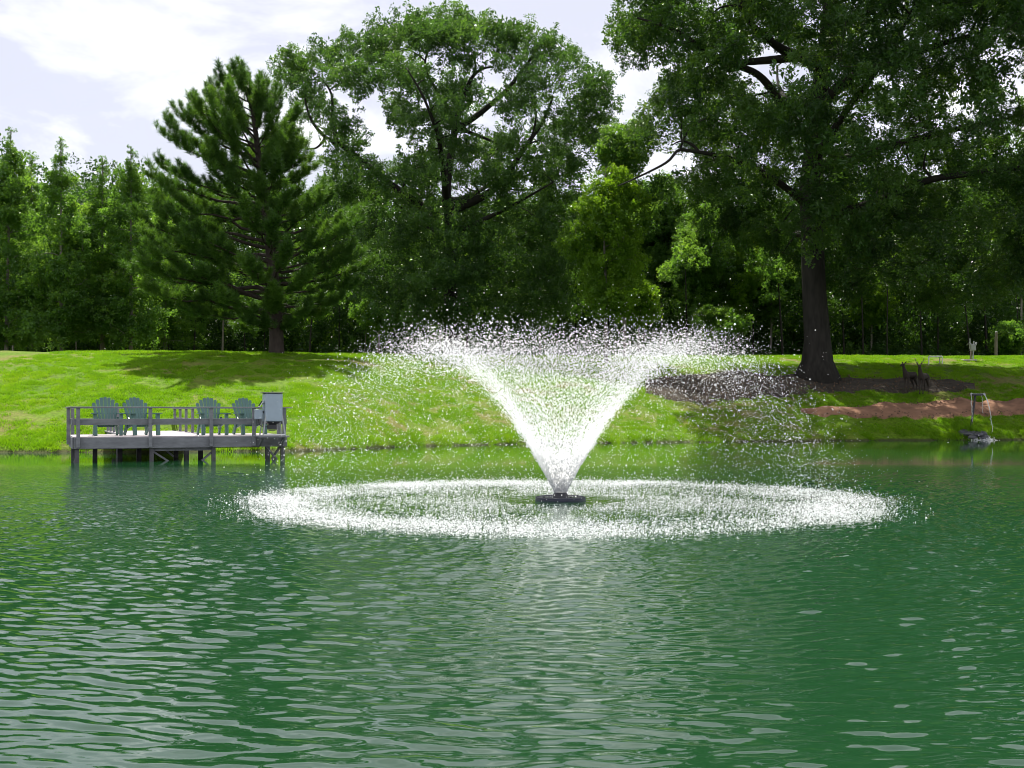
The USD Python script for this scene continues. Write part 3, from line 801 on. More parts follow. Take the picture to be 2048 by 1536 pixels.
def patch(seed):
    r = np.random.default_rng(seed)
    ms = []
    for k in range(16):
        m = tuft(seed * 31 + k, 11, 0.085 * r.uniform(0.7, 1.3), 0.016, 0.07)
        a, q = r.uniform(0, 2 * PI), 0.30 * math.sqrt(r.uniform())
        m.vertices = m.vertices + [q * math.cos(a), q * math.sin(a), 0]
        ms.append(m)
    return cat(ms)


heap = shapely.box(px2x(1928, 52.4), 51.0, px2x(1980, 52.4), 53.3)
bare.append(heap)
TUFT = [patch(140 + i) for i in range(6)]
rg = np.random.default_rng(99)
N = 16000
qx = rg.uniform(-24, 42, N)
t = rg.uniform(0, 1, N) ** 1.15
qy = shore(qx) + 0.12 + t * (np.interp(qx, _cx, _cd) + 9 - shore(qx))
vis = (np.abs(qx / qy) < 0.53)
hole = np.zeros(N, bool)
for b in bare:
    hole |= shapely.contains_xy(b, qx, qy) & (shapely.distance(b.exterior, shapely.points(qx, qy)) > 0.15 + 1.1 * np.clip(meshkit.fbm(np.stack([qx * 0.8, qy * 0.8, 0 * qx + 2], -1), 3, seed=19) - 0.42, 0, 1) * 2)
thin = meshkit.fbm(np.stack([qx * 0.35, qy * 0.35, 0 * qx], -1), 4, seed=14)
tear = meshkit.fbm(np.stack([qx * 0.9, qy * 0.9, 0 * qx + 5], -1), 3, seed=15)
bankz = ground(qx, qy)
keep = vis & ((bankz > 0.11) | (rg.uniform(0, 1, N) < np.clip((tear - 0.34) * 7, 0.0, 1))) & (bankz > 0.02) & (~hole | (tear > 0.60)) & (rg.uniform(0, 1, N) < np.clip((0.66 - thin) * 6, 0.22, 1))
qx, qy = qx[keep], qy[keep]
n = len(qx)
near_edge = np.clip(1 - (qy - shore(qx)) / 1.2, 0, 1)
gx_, gy_ = [(ground(qx + a, qy + b) - ground(qx - a, qy - b)) / 0.4 for a, b in ((0.2, 0), (0, 0.2))]
gx_, gy_ = np.clip(gx_, -0.5, 0.5), np.clip(gy_, -0.5, 0.5)
ww = instances('/World/grass', TUFT, np.stack([qx, qy, ground(qx, qy) - 0.012], 1), quats(rg.uniform(0, 6.3, n), np.arctan(np.hypot(gx_, gy_)), np.arctan2(-gy_, -gx_)), np.stack([np.ones(n), np.ones(n), rg.uniform(0.75, 1.3, n) * (1 + 0.9 * near_edge * rg.uniform(0.2, 1, n))], 1), rg.integers(0, 6, n), 'grass_blade')
say(ww, 'bright short grass covering the bank between pond and trees', 'grass', kind='stuff')

rl = np.random.default_rng(44)
chip = [tm(np.array([(-1, 0, 0), (0, -0.5, 0.25), (1, 0, 0.05), (0, 0.5, 0.3)]) * 0.07, [(0, 1, 2), (0, 2, 3)]), tm(np.array([(-1, -0.3, 0), (0.2, -0.5, 0.3), (1, 0.1, 0.1), (-0.1, 0.6, 0.2)]) * 0.055, [(0, 1, 2), (0, 2, 3)])]
clod = trimesh.creation.icosphere(1, 0.05)
clod.vertices *= (0.7 + 0.6 * meshkit.fbm(clod.vertices * 30, 2, seed=1))[:, None]
chip.append(clod)
lp = []
for b, cnt in ((bare[0], 1500), (bare[1], 2600)):
    x0_, y0_, x1_, y1_ = b.bounds
    px_, py_ = rl.uniform(x0_, min(x1_, 34), cnt * 3), rl.uniform(y0_, y1_, cnt * 3)
    ok = shapely.contains_xy(b, px_, py_)
    lp.append(np.stack([px_[ok], py_[ok]], 1)[:cnt])
lp = np.vstack(lp)
n = len(lp)
ll = instances('/World/leaf_litter', chip, np.stack([lp[:, 0], lp[:, 1], ground(lp[:, 0], lp[:, 1]) + 0.13], 1), quats(rl.uniform(0, 6.3, n), rl.uniform(0, 0.6, n), rl.uniform(0, 6.3, n)), rl.uniform(0.3, 0.95, n), rl.integers(0, 3, n), 'litter')
say(ll, 'dry leaves and small clods scattered on the bare earth', 'leaf litter', kind='stuff')

# ------------------------------------------------------------------ wooden deck over the water
DA = math.radians(24)
D0 = np.array([px2x(148, 29.0), 29.0])
DU, DV = np.array([math.cos(DA), math.sin(DA)]), np.array([-math.sin(DA), math.cos(DA)])
FLOOR, RAIL = 0.70, 1.51
DL, DD = 5.71, 2.9


def deck_xy(lx, ly):
    return D0 + lx * DU + ly * DV


def front_x(px, ly=0.0):
    """Local x on the line parallel to the deck's front where it meets the picture column px."""
    o, k = deck_xy(0, ly), (px - 1024) / FOC
    return (k * o[1] - o[0]) / (DU[0] - k * DU[1])


deck = thing('deck', 'grey wooden deck on piles with railing and gangway to the bank', 'deck', (*D0, 0), math.degrees(DA))
G0, G1, GE = 1.36, 3.75, 10.4
y = 0.075
while y < DD:
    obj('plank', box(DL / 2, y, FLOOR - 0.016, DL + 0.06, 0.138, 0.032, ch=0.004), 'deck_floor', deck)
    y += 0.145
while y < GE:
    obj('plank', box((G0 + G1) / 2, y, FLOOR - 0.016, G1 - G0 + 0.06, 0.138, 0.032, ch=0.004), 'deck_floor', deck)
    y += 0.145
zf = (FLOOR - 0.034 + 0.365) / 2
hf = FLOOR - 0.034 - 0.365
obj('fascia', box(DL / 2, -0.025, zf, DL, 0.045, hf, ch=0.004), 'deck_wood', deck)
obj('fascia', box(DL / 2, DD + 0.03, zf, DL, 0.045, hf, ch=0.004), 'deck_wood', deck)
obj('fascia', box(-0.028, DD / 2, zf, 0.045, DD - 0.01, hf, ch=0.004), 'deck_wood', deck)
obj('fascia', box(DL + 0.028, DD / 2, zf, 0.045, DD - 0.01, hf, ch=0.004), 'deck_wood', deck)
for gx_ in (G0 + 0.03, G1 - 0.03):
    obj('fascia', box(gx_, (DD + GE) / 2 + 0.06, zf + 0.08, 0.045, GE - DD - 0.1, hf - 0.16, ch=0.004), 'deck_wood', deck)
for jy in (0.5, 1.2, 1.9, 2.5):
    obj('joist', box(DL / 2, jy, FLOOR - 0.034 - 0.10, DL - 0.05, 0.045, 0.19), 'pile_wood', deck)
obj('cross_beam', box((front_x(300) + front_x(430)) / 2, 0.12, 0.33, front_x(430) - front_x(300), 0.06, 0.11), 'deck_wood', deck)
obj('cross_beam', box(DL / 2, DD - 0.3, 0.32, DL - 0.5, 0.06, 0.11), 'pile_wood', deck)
# railing
front_posts = [front_x(154.6, -0.06) + 0.02, front_x(300.5, -0.06), front_x(422.3, -0.06), front_x(507.4, -0.06), DL - 0.06]


def post(lx, ly, z0, z1, w=0.095):
    obj('post', box(lx, ly, (z0 + z1) / 2, w, w, z1 - z0, ch=0.006), 'deck_wood', deck)


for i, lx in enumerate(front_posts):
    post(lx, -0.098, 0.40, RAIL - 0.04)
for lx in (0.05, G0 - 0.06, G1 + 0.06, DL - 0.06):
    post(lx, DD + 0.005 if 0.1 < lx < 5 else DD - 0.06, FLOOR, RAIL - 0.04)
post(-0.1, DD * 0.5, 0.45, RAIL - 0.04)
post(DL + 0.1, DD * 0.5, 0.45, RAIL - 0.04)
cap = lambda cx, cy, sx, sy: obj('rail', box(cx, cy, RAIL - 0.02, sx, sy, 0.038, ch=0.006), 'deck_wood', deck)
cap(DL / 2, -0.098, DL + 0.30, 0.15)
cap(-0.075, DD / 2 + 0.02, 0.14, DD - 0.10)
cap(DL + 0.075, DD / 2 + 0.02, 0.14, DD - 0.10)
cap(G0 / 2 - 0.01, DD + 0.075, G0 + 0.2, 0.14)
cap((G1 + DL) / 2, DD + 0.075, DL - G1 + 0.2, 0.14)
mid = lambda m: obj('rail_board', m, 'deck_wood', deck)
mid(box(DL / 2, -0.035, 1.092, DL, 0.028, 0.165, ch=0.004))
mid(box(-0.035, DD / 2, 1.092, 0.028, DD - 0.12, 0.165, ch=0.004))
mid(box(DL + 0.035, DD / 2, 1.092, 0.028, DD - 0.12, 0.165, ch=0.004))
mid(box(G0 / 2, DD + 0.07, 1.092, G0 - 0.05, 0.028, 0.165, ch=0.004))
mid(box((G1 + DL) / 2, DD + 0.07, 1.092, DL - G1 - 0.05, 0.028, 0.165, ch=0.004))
# gangway railing
for gx_ in (G0 + 0.055, G1 - 0.055):
    for k, gy_ in enumerate((4.6, 6.2, 7.8, 9.4)):
        post(gx_, gy_, FLOOR + 0.001, RAIL - 0.04, 0.085)
    cap(gx_, (DD + 9.5) / 2 + 0.16, 0.13, 9.5 - DD - 0.05)
    mid(box(gx_ + (0.055 if gx_ > 2 else -0.055), (DD + 9.5) / 2 + 0.1, 1.092, 0.028, 9.5 - DD - 0.2, 0.14, ch=0.004))
# piles and braces, standing on the bed of the pond
for px, ly in ((154, 0.05), (303, 0.05), (427, 0.05), (565, 0.05)):
    lx = front_x(px, ly)
    obj('pile', box(lx, ly, -0.55, 0.11, 0.11, 1.88), 'pile_wood', deck)
for px, ly in ((147, 2.75), (190, 2.75), (240, 2.75), (278, 2.75), (352, 2.75), (401, 2.75), (535, 2.7)):
    lx = max(0.06, front_x(px, ly))
    obj('pile', box(lx, ly, -0.55, 0.13, 0.13, 1.80), 'pile_wood', deck)
for ly in (5.4, 7.6):
    for lx in (G0 + 0.15, G1 - 0.15):
        obj('pile', box(lx, ly, -0.55, 0.15, 0.15, 2.1), 'pile_wood', deck)
br = lambda p, q: obj('brace', beam(p, q, 0.05, 0.11, up=(0, 1, 0.001)), 'deck_wood', deck)
br((front_x(300), 0.16, 0.33), (front_x(345), 0.20, -0.08))
br((front_x(425), 0.16, 0.22), (front_x(405), 0.18, -0.02))
br((front_x(535), 0.18, 0.35), (front_x(560), 0.18, -0.08))
br((front_x(563), 0.23, 0.35), (front_x(545), 0.23, -0.05))
br((front_x(156), 0.14, 0.28), (front_x(146, 0.5), 0.16, -0.1))
br((front_x(335), 0.6, 0.30), (front_x(352), 0.62, 0.10))

# ------------------------------------------------------------------ chairs
def slat_shape(b, t, wb, wt, length):
    pts = [(b - wb / 2, 0), (b + wb / 2, 0)]
    top = [(t + wt / 2 * math.cos(a), length - wt * 0.28 + wt * 0.34 * math.sin(a)) for a in np.linspace(0, PI, 7)]
    return Polygon(pts + top)


def make_chair(lx, ly, yaw, label):
    w = deck_xy(lx, ly)
    c = thing('adirondack_chair', label, 'chair', (*w, FLOOR + 0.002), math.degrees(DA) + yaw, 1.06, group='green chairs on the deck')
    R = trimesh.transformations.rotation_matrix
    for i in range(-3, 4):
        m = trimesh.creation.extrude_polygon(slat_shape(i * 0.066, i * 0.098, 0.058, 0.090, 0.84 - 0.019 * i * i), 0.020)
        m.apply_transform(R(math.radians(90 - 21), [1, 0, 0]))
        m.apply_translation([0, 0.24 + 0.006 * abs(i), 0.24])
        obj('back_slat', m, 'chair_resin', c)
    for k in range(5):
        t = k / 4
        obj('seat_slat', box(0, -0.30 + 0.54 * t, 0.385 - 0.115 * t, 0.52, 0.105, 0.024, ch=0.005), 'chair_resin', c)
    for s in (-1, 1):
        arm = trimesh.creation.extrude_polygon(Polygon([(s * 0.27, 0.38), (s * 0.27, -0.36), (s * 0.30, -0.43), (s * 0.40, -0.43), (s * 0.43, -0.36), (s * 0.40, 0.10), (s * 0.34, 0.38)]).buffer(0), 0.026)
        arm.apply_translation([0, 0, 0.575])
        obj('arm', arm, 'chair_resin', c)
        obj('leg', beam((s * 0.315, -0.37, 0), (s * 0.325, -0.30, 0.574), 0.085, 0.10, up=(0, 1, 0)), 'chair_resin', c)
        obj('leg', beam((s * 0.295, 0.46, 0), (s * 0.29, 0.16, 0.46), 0.05, 0.11, up=(0, 1, 0)), 'chair_resin', c)
        obj('side_rail', beam((s * 0.272, -0.33, 0.36), (s * 0.265, 0.44, 0.19), 0.03, 0.09), 'chair_resin', c)
        obj('arm_brace', beam((s * 0.33, -0.26, 0.42), (s * 0.36, -0.22, 0.572), 0.03, 0.06, up=(0, 1, 0)), 'chair_resin', c)
    obj('back_rail', beam((-0.30, 0.42, 0.585), (0.30, 0.42, 0.585), 0.05, 0.03), 'chair_resin', c)
    obj('back_rail', beam((-0.21, 0.275, 0.235), (0.21, 0.275, 0.235), 0.05, 0.03), 'chair_resin', c)


for px, ly, yaw, lab in ((214, 1.15, 2, 'green slatted garden chair leftmost on the deck'), (283, 1.10, 16, 'green slatted garden chair second from the left, turned most to the right'),
                         (424, 0.95, 4, 'green slatted garden chair standing alone right of the gangway'), (499, 0.95, 10, 'green slatted garden chair half hidden behind the metal feeder')):
    make_chair(front_x(px, ly), ly, yaw, lab)

# ------------------------------------------------------------------ fish feeder on its shelf at the deck's right corner
fx0, fy0 = front_x(545, -0.45), -0.45
shelf_z = FLOOR - 0.035
obj('shelf', box(fx0, -0.44, shelf_z, 0.86, 0.56, 0.045, ch=0.006), 'deck_wood', deck)
for sx_ in (-0.3, 0.3):
    obj('brace', beam((fx0 + sx_, -0.10, 0.42), (fx0 + sx_, -0.62, shelf_z - 0.03), 0.05, 0.07), 'deck_wood', deck)
w = deck_xy(fx0, fy0)
fd = thing('fish_feeder', 'grey metal fish feeder with hopper, small box and solar panel at the railing', 'feeder', (*w, shelf_z + 0.0235), math.degrees(DA))
zt = lambda z: z - shelf_z - 0.0235
hop = box(0, 0, 0, 0.49, 0.47, 0.80, ch=0.02)
hop.apply_translation([0, 0, zt(1.495)])
obj('hopper', hop, 'feeder_metal', fd)
lidm = box(-0.02, 0, zt(1.912), 0.56, 0.52, 0.026, ch=0.008)
obj('lid', lidm, 'dark_metal', fd)
obj('lid_handle', tube([(0.0, -0.08, zt(1.924)), (0.0, -0.07, zt(1.955)), (0.0, 0.07, zt(1.955)), (0.0, 0.08, zt(1.924))], 0.009, 6), 'dark_metal', fd)
fun = trimesh.Trimesh(np.array([(a * x, b * x, z) for z, x in ((zt(1.094), 0.22), (zt(1.01), 0.09)) for a in (-1, 1) for b in (-1, 1)])).convex_hull
obj('funnel', fun, 'dark_metal', fd)
obj('motor_box', box(-0.02, -0.02, zt(0.935), 0.24, 0.22, 0.15, ch=0.012), 'dark_metal', fd)
spin = trimesh.creation.cylinder(radius=0.10, height=0.02, sections=20)
spin.apply_translation([-0.02, -0.02, zt(0.84)])
obj('spinner_plate', spin, 'dark_metal', fd)
for a in (-1, 1):
    for b in (-1, 1):
        obj('leg', beam((a * 0.225, b * 0.2, zt(1.30)), (a * 0.315, b * 0.25, 0.0), 0.035, 0.045, up=(0, 1, 0)), 'utility_grey', fd)
obj('foot_bar', box(0, -0.262, 0.035, 0.60, 0.016, 0.03), 'bright_metal', fd)
obj('control_box', box(-0.40, -0.02, zt(1.30), 0.21, 0.17, 0.28, ch=0.012), 'feeder_metal', fd)
obj('control_bracket', box(-0.268, 0.02, zt(1.36), 0.045, 0.05, 0.06), 'dark_metal', fd)
obj('conduit', tube(spline([(-0.40, -0.02, zt(1.165)), (-0.37, -0.03, zt(1.00)), (-0.30, -0.05, zt(0.96)), (-0.13, -0.03, zt(0.94))], 10), 0.014, 6), 'dark_metal', fd)
pan = box(0, 0, 0, 0.21, 0.24, 0.018, ch=0.004)
cell = box(0, 0, 0.011, 0.17, 0.20, 0.004)
T = trimesh.transformations.rotation_matrix(math.radians(-58), [0, 1, 0])
T[:3, 3] = [-0.34, -0.05, zt(1.60)]
pan.apply_transform(T)
cell.apply_transform(T)
pp = obj('solar_panel', pan, 'bright_metal', fd)
obj('cell', cell, 'solar_cell', pp)
obj('panel_arm', beam((-0.25, -0.05, zt(1.60)), (-0.33, -0.05, zt(1.59)), 0.03, 0.02), 'dark_metal', fd)

# ------------------------------------------------------------------ fountain
rf = np.random.default_rng(7)
ft = thing('fountain', 'low dark floating fountain base in the middle of the pond', 'fountain', (FX, FY, 0))
prof = np.array([(0.0, 0.035), (0.30, 0.042), (0.365, 0.038), (0.39, 0.024), (0.392, 0.0), (0.37, -0.10), (0.0, -0.12)])
flo = trimesh.creation.revolve(prof[::-1], sections=48)
obj('float', flo, 'float_plastic', ft, smooth=35)
rim = trimesh.creation.torus(0.372, 0.017, major_sections=48, minor_sections=8)
rim.apply_translation([0, 0, 0.037])
obj('rim', rim, 'float_plastic', ft, smooth=True)
noz = trimesh.creation.revolve(np.array([(0.0, 0.03), (0.12, 0.03), (0.115, 0.09), (0.085, 0.118), (0.0, 0.118)])[::-1], sections=32)
obj('nozzle', noz, 'dark_metal', ft, smooth=35)
for k in range(4):
    a = k * PI / 2 + 0.5
    cyl = trimesh.creation.cylinder(radius=0.018, height=0.03, sections=10)
    cyl.apply_translation([0.30 * math.cos(a), 0.30 * math.sin(a), 0.05])
    obj('bolt', cyl, 'dark_metal', ft)

OV = np.array([(1, 0, 0), (-1, 0, 0), (0, 1, 0), (0, -1, 0), (0, 0, 1), (0, 0, -1)], float)
OF = np.array([(0, 2, 4), (2, 1, 4), (1, 3, 4), (3, 0, 4), (2, 0, 5), (1, 2, 5), (3, 1, 5), (0, 3, 5)])


TV = np.array([(1, 1, 1), (1, -1, -1), (-1, 1, -1), (-1, -1, 1)], float) * 0.85
TF = np.array([(0, 1, 2), (0, 3, 1), (0, 2, 3), (1, 3, 2)])


def beads(pos, rad, axis=None, stretch=None, fine=False):
    n = len(pos)
    V_, F_ = (TV, TF) if fine else (OV, OF)
    v = V_[None] * rad[:, None, None]
    v = v * rf.uniform(0.8, 1.2, (n, 1, 3))
    if axis is not None:
        a = axis / (np.linalg.norm(axis, axis=1, keepdims=True) + 1e-9)
        along = np.einsum('nij,nj->ni', v, a)
        v = v + (stretch - 1)[:, None, None] * along[..., None] * a[:, None]
    v = (v + pos[:, None]).reshape(-1, 3)
    return tm(v, (F_[None] + (np.arange(n) * len(V_))[:, None, None]).reshape(-1, 3))


G = 9.81


def flight(n, t01, el_m, el_s, v_m, v_s, az=None):
    az = rf.uniform(0, 2 * PI, n) if az is None else az
    # the sheet breaks into fingers
    el = np.radians(el_m + el_s * rf.normal(size=n).clip(-2.6, 2.6) + 0.9 * np.sin(az * 9 + 1) + 0.6 * np.sin(az * 17))
    v = v_m * (1 + v_s * rf.normal(size=n).clip(-2.6, 2.6))
    T = (v * np.sin(el) + np.sqrt((v * np.sin(el)) ** 2 + 2 * G * 0.13)) / G
    t = T * t01
    drag = 1 - 0.035 * t
    r = 0.085 + v * np.cos(el) * t * drag
    z = 0.13 + v * np.sin(el) * t - G / 2 * t ** 2
    pos = np.stack([r * np.cos(az), r * np.sin(az), z], 1)
    vel = np.stack([v * np.cos(el) * np.cos(az), v * np.cos(el) * np.sin(az), v * np.sin(el) - G * t], 1)
    jit = (0.006 + 0.095 * t)[:, None]
    return pos + rf.normal(size=(n, 3)).clip(-2.2, 2.2) * jit * [1, 1, 0.7], vel, t


n1 = 66000
p1, v1, t1 = flight(n1, rf.uniform(0.05, 1, n1), 64.2, 1.6, 7.33, 0.028)
n2 = 6500
p2, v2, t2 = flight(n2, rf.uniform(0.2, 1, n2), 64.2, 4.0, 7.4, 0.055)
n3 = 20000
p3, v3, t3 = flight(n3, (rf.exponential(0.13, n3) % 0.62), 64.0, 0.8, 7.36, 0.010)
p3 = p3 * 1.0
pos = np.vstack([p1, p2])
r12 = np.exp(rf.normal(math.log(0.0042), 0.48, n1 + n2)).clip(0.0024, 0.014)
fall = np.concatenate([t1, t2]) / 1.36
r12 = r12 * np.interp(fall, [0.5, 0.75], [1.0, 0.74])
ok = (pos[:, 2] > 0.0) & (rf.uniform(size=n1 + n2) < np.interp(fall, [0.5, 0.75], [1.0, 0.8]))
sp1 = beads(pos[ok], r12[ok], np.vstack([v1, v2])[ok], rf.uniform(1.0, 1.25, ok.sum()), fine=True)
r3 = rf.uniform(0.004, 0.010, n3) * (1 - 0.45 * np.clip(t3 / 0.6, 0, 1))
sp2 = beads(p3, r3, v3, 1 + rf.uniform(0.6, 3.2, n3) * np.clip(1.2 - t3 * 2, 0.1, 1))
# the closed sheet of white water just above the nozzle
sheet = []
na_, nh_ = 72, 26
aa, tt = np.meshgrid(np.linspace(0, 2 * PI, na_, endpoint=False), np.linspace(0, 0.095, nh_))
el = math.radians(64.0)
rr_ = 0.082 + 7.48 * math.cos(el) * tt + 0.04 * tt / 0.095 * (meshkit.fbm(np.stack([np.cos(aa) * 2.5, np.sin(aa) * 2.5, tt * 40], -1), 4, seed=5) - 0.5)
zz = 0.12 + 7.48 * math.sin(el) * tt
sv = np.stack([rr_ * np.cos(aa), rr_ * np.sin(aa), zz], -1).reshape(-1, 3)
idx = np.arange(na_ * nh_).reshape(nh_, na_)
nxt = np.roll(idx, -1, axis=1)
q = np.stack([idx[:-1], nxt[:-1], nxt[1:], idx[1:]], -1).reshape(-1, 4)
holes_ = meshkit.fbm(np.stack([np.cos(aa) * 5, np.sin(aa) * 5, tt * 60], -1), 3, seed=6)[:-1].reshape(-1) + tt[:-1].reshape(-1) * 3.2 > 0.74
q = q[~holes_]
sh = tm(sv, np.vstack([q[:, [0, 1, 2]], q[:, [0, 2, 3]]]))
sp1.apply_translation([FX, FY, 0])
m = cat([sp2, sh])
m.apply_translation([FX, FY, 0])
root = thing('fountain_spray', 'white cone of water drops thrown up by the fountain', 'water spray', kind='stuff')
obj('drops', sp1, 'spray', root, kind='stuff')
obj('water_sheet', m, 'white_water', root, kind='stuff')
n4 = 80000
a = rf.uniform(0, 2 * PI, n4)
rad = np.where(rf.uniform(size=n4) < 0.50, rf.normal(4.26, 0.42, n4).clip(3.4, 5.5), 4.9 * rf.uniform(0.04, 1, n4) ** 0.5)
rad = np.abs(rad)
rad = rad * (1 + 0.03 * np.sin(a * 3 + 0.5) + 0.02 * np.sin(a * 7))
hz = rf.exponential(0.028, n4) * np.clip((rad - 2) / 2.5, 0.15, 1)
flat_ = rf.uniform(size=n4) < 0.45
hz[flat_] = 0.012
pos = np.stack([rad * np.cos(a), rad * np.sin(a), hz], 1)
uneven = meshkit.fbm(np.stack([pos[:, 0] * 0.9, pos[:, 1] * 0.9, 0 * a], -1), 4, seed=33)
keep = rf.uniform(size=n4) < np.clip((uneven - 0.26) * 3.0, 0.35, 1)
pos, flat_, n4 = pos[keep], flat_[keep], int(keep.sum())
rr4 = np.exp(rf.normal(math.log(0.0040), 0.44, n4)).clip(0.0024, 0.012)
sm = beads(pos, rr4, fine=True)
vv = sm.vertices.copy().reshape(n4, 4, 3)
c = pos[:, None]
k = np.where(flat_, 1.9, 1.0)[:, None, None]
vv = c + (vv - c) * np.concatenate([k, k, np.where(flat_, 0.35, 1.3)[:, None, None]], 2)
sm = tm(vv.reshape(-1, 3), sm.faces)
sm.apply_translation([FX, FY, 0])
obj('splash_ring', sm, 'spray', label='wide ring of white splashes where the spray falls back on the pond', cat='water splash', kind='stuff')

# ------------------------------------------------------------------ deer
def hull_body(joints, bones, edge=0.03):
    parts = []
    def ball(p, r):
        return m3.Manifold.sphere(r, 14).translate(tuple(map(float, p)))
    for a_, b_ in bones:
        (pa, ra), (pb, rb) = joints[a_], joints[b_]
        parts.append(m3.Manifold.batch_hull([ball(pa, ra), ball(pb, rb)]))
    body = m3.Manifold.batch_boolean(parts, m3.OpType.Add).refine_to_length(edge)
    me = body.to_mesh()
    t_ = trimesh.Trimesh(me.vert_properties[:, :3], me.tri_verts)
    trimesh.smoothing.filter_taubin(t_, iterations=8)
    return t_


def m3_union(ms):
    out = m3.Manifold()
    for m_ in ms:
        out = out + m3.Manifold(m3.Mesh(np.asarray(m_.vertices, np.float32), np.asarray(m_.faces, np.uint32)))
    me = out.to_mesh()
    return trimesh.Trimesh(me.vert_properties[:, :3], me.tri_verts) if len(me.tri_verts) else cat(ms)


def make_deer(pxpy, d, yaw, head_turn, buck, label, scale=1.0):
    g_ = ray_ground(pxpy, d)
    root = thing('deer', label, 'deer', g_ + [0, 0, 0.01], math.degrees(yaw), scale)
    J = {'chest': ((0.40, 0, 0.98), 0.165), 'rib': ((0.15, 0, 0.97), 0.185), 'belly': ((-0.15, 0, 0.985), 0.17), 'hip': ((-0.42, 0, 1.02), 0.155), 'rump': ((-0.52, 0, 1.0), 0.11),
         'withers': ((0.38, 0, 1.08), 0.11), 'neck0': ((0.50, 0, 1.10), 0.125), 'neck1': ((0.62, 0, 1.30), 0.088 if not buck else 0.10), 'neck2': ((0.68, 0, 1.44), 0.070)}
    hc = np.array([0.70, 0, 1.52])
    ch_, sh_ = math.cos(head_turn), math.sin(head_turn)
    hd = lambda f, s_, u: tuple(hc + [f * ch_ - s_ * sh_, f * sh_ + s_ * ch_, u])
    J |= {'head': (hd(0, 0, 0), 0.078), 'brow': (hd(0.06, 0, 0.01), 0.066), 'nose': (hd(0.17, 0, -0.035), 0.042), 'muzzle': (hd(0.225, 0, -0.05), 0.032)}
    B = [('chest', 'rib'), ('rib', 'belly'), ('belly', 'hip'), ('hip', 'rump'), ('chest', 'withers'), ('withers', 'neck0'), ('chest', 'neck0'), ('neck0', 'neck1'), ('neck1', 'neck2'), ('neck2', 'head'), ('head', 'brow'), ('brow', 'nose'), ('nose', 'muzzle'), ('withers', 'rib')]
    for s in (-1, 1):
        n_ = str(s)
        J |= {'sh' + n_: ((0.38, s * 0.09, 0.88), 0.095), 'el' + n_: ((0.34, s * 0.10, 0.72), 0.060), 'kn' + n_: ((0.37, s * 0.09, 0.42), 0.034), 'an' + n_: ((0.365, s * 0.09, 0.12), 0.023), 'ho' + n_: ((0.39, s * 0.09, 0.035), 0.032),
              'th' + n_: ((-0.42, s * 0.09, 0.92), 0.125), 'st' + n_: ((-0.33, s * 0.11, 0.72), 0.078), 'hk' + n_: ((-0.54, s * 0.10, 0.44), 0.036), 'fe' + n_: ((-0.50, s * 0.10, 0.11), 0.024), 'hh' + n_: ((-0.475, s * 0.10, 0.035), 0.032),
              'er' + n_: (hd(-0.04, s * 0.05, 0.06), 0.024), 'em' + n_: (hd(-0.06, s * 0.11, 0.13), 0.030), 'et' + n_: (hd(-0.07, s * 0.155, 0.19), 0.010)}
        B += [('chest', 'sh' + n_), ('sh' + n_, 'el' + n_), ('el' + n_, 'kn' + n_), ('kn' + n_, 'an' + n_), ('an' + n_, 'ho' + n_), ('hip', 'th' + n_), ('th' + n_, 'st' + n_), ('st' + n_, 'hk' + n_), ('hk' + n_, 'fe' + n_), ('fe' + n_, 'hh' + n_), ('head', 'er' + n_), ('er' + n_, 'em' + n_), ('em' + n_, 'et' + n_)]
    J |= {'tail0': ((-0.60, 0, 1.06), 0.045), 'tail1': ((-0.66, 0, 0.88), 0.028)}
    B += [('rump', 'tail0'), ('tail0', 'tail1')]
    obj('body', hull_body(J, B), 'deer_coat', root, smooth=True)
    for s in (-1, 1):
        e = trimesh.creation.icosphere(1, 0.014)
        e.apply_translation(hd(0.075, s * 0.058, 0.025))
        obj('eye', e, 'black_eye', root)
        if buck:
            pts = [hd(0.0, s * 0.045, 0.07), hd(-0.03, s * 0.10, 0.17), hd(-0.02, s * 0.19, 0.27), hd(0.05, s * 0.22, 0.36), hd(0.13, s * 0.19, 0.42)]
            ms = [tube(spline(pts, 12), np.linspace(0.020, 0.007, 12), 6)]
            for b_, t_ in ((1, (0.06, 0.09, 0.26)), (2, (0.03, 0.19, 0.44)), (3, (0.10, 0.27, 0.47))):
                ms.append(tube([pts[b_], hd(t_[0], s * t_[1], t_[2])], [0.013, 0.005], 5))
            obj('antler', m3_union(ms), 'antler_bone', root, smooth=True)


make_deer(1820, 786, math.radians(180 + 40), math.radians(-12), False, 'dark antlerless deer with raised head looking left under the big oak')
make_deer(1847, 789, math.radians(180 + 52), math.radians(20), True, 'dark antlered deer standing beside the antlerless one under the oak', 1.0)

# ------------------------------------------------------------------ small things on the lawn
g = ray_ground(1871, 736)
d = 69.0
x0 = px2x(1871, d)
z0 = float(ground(x0, d))
pf = thing('pipe_frame', 'white pipe frame like a low gate standing on the sunlit lawn', 'pipe frame', (x0, d, z0))
hh = py2z(713, d) - z0
obj('top_pipe', tube([(-0.44, 0, hh - 0.05), (-0.42, 0, hh - 0.012), (-0.37, 0, hh), (0.37, 0, hh), (0.42, 0, hh - 0.012), (0.44, 0, hh - 0.05)], 0.048, 10), 'white_pipe', pf, smooth=True)
for s in (-1, 1):
    obj('leg', tube([(s * 0.44, 0, -0.1), (s * 0.44, 0, hh - 0.045)], 0.042, 10), 'white_pipe', pf, smooth=40)
obj('leg', tube([(0.30, 0.10, -0.1), (0.30, 0.06, hh - 0.03)], 0.035, 8), 'utility_grey', pf, smooth=40)
for s in (-0.36, 0.1, 0.36):
    obj('coupling', tube([(s - 0.05, 0, hh), (s + 0.05, 0, hh)], 0.056, 10), 'white_pipe', pf, smooth=40)

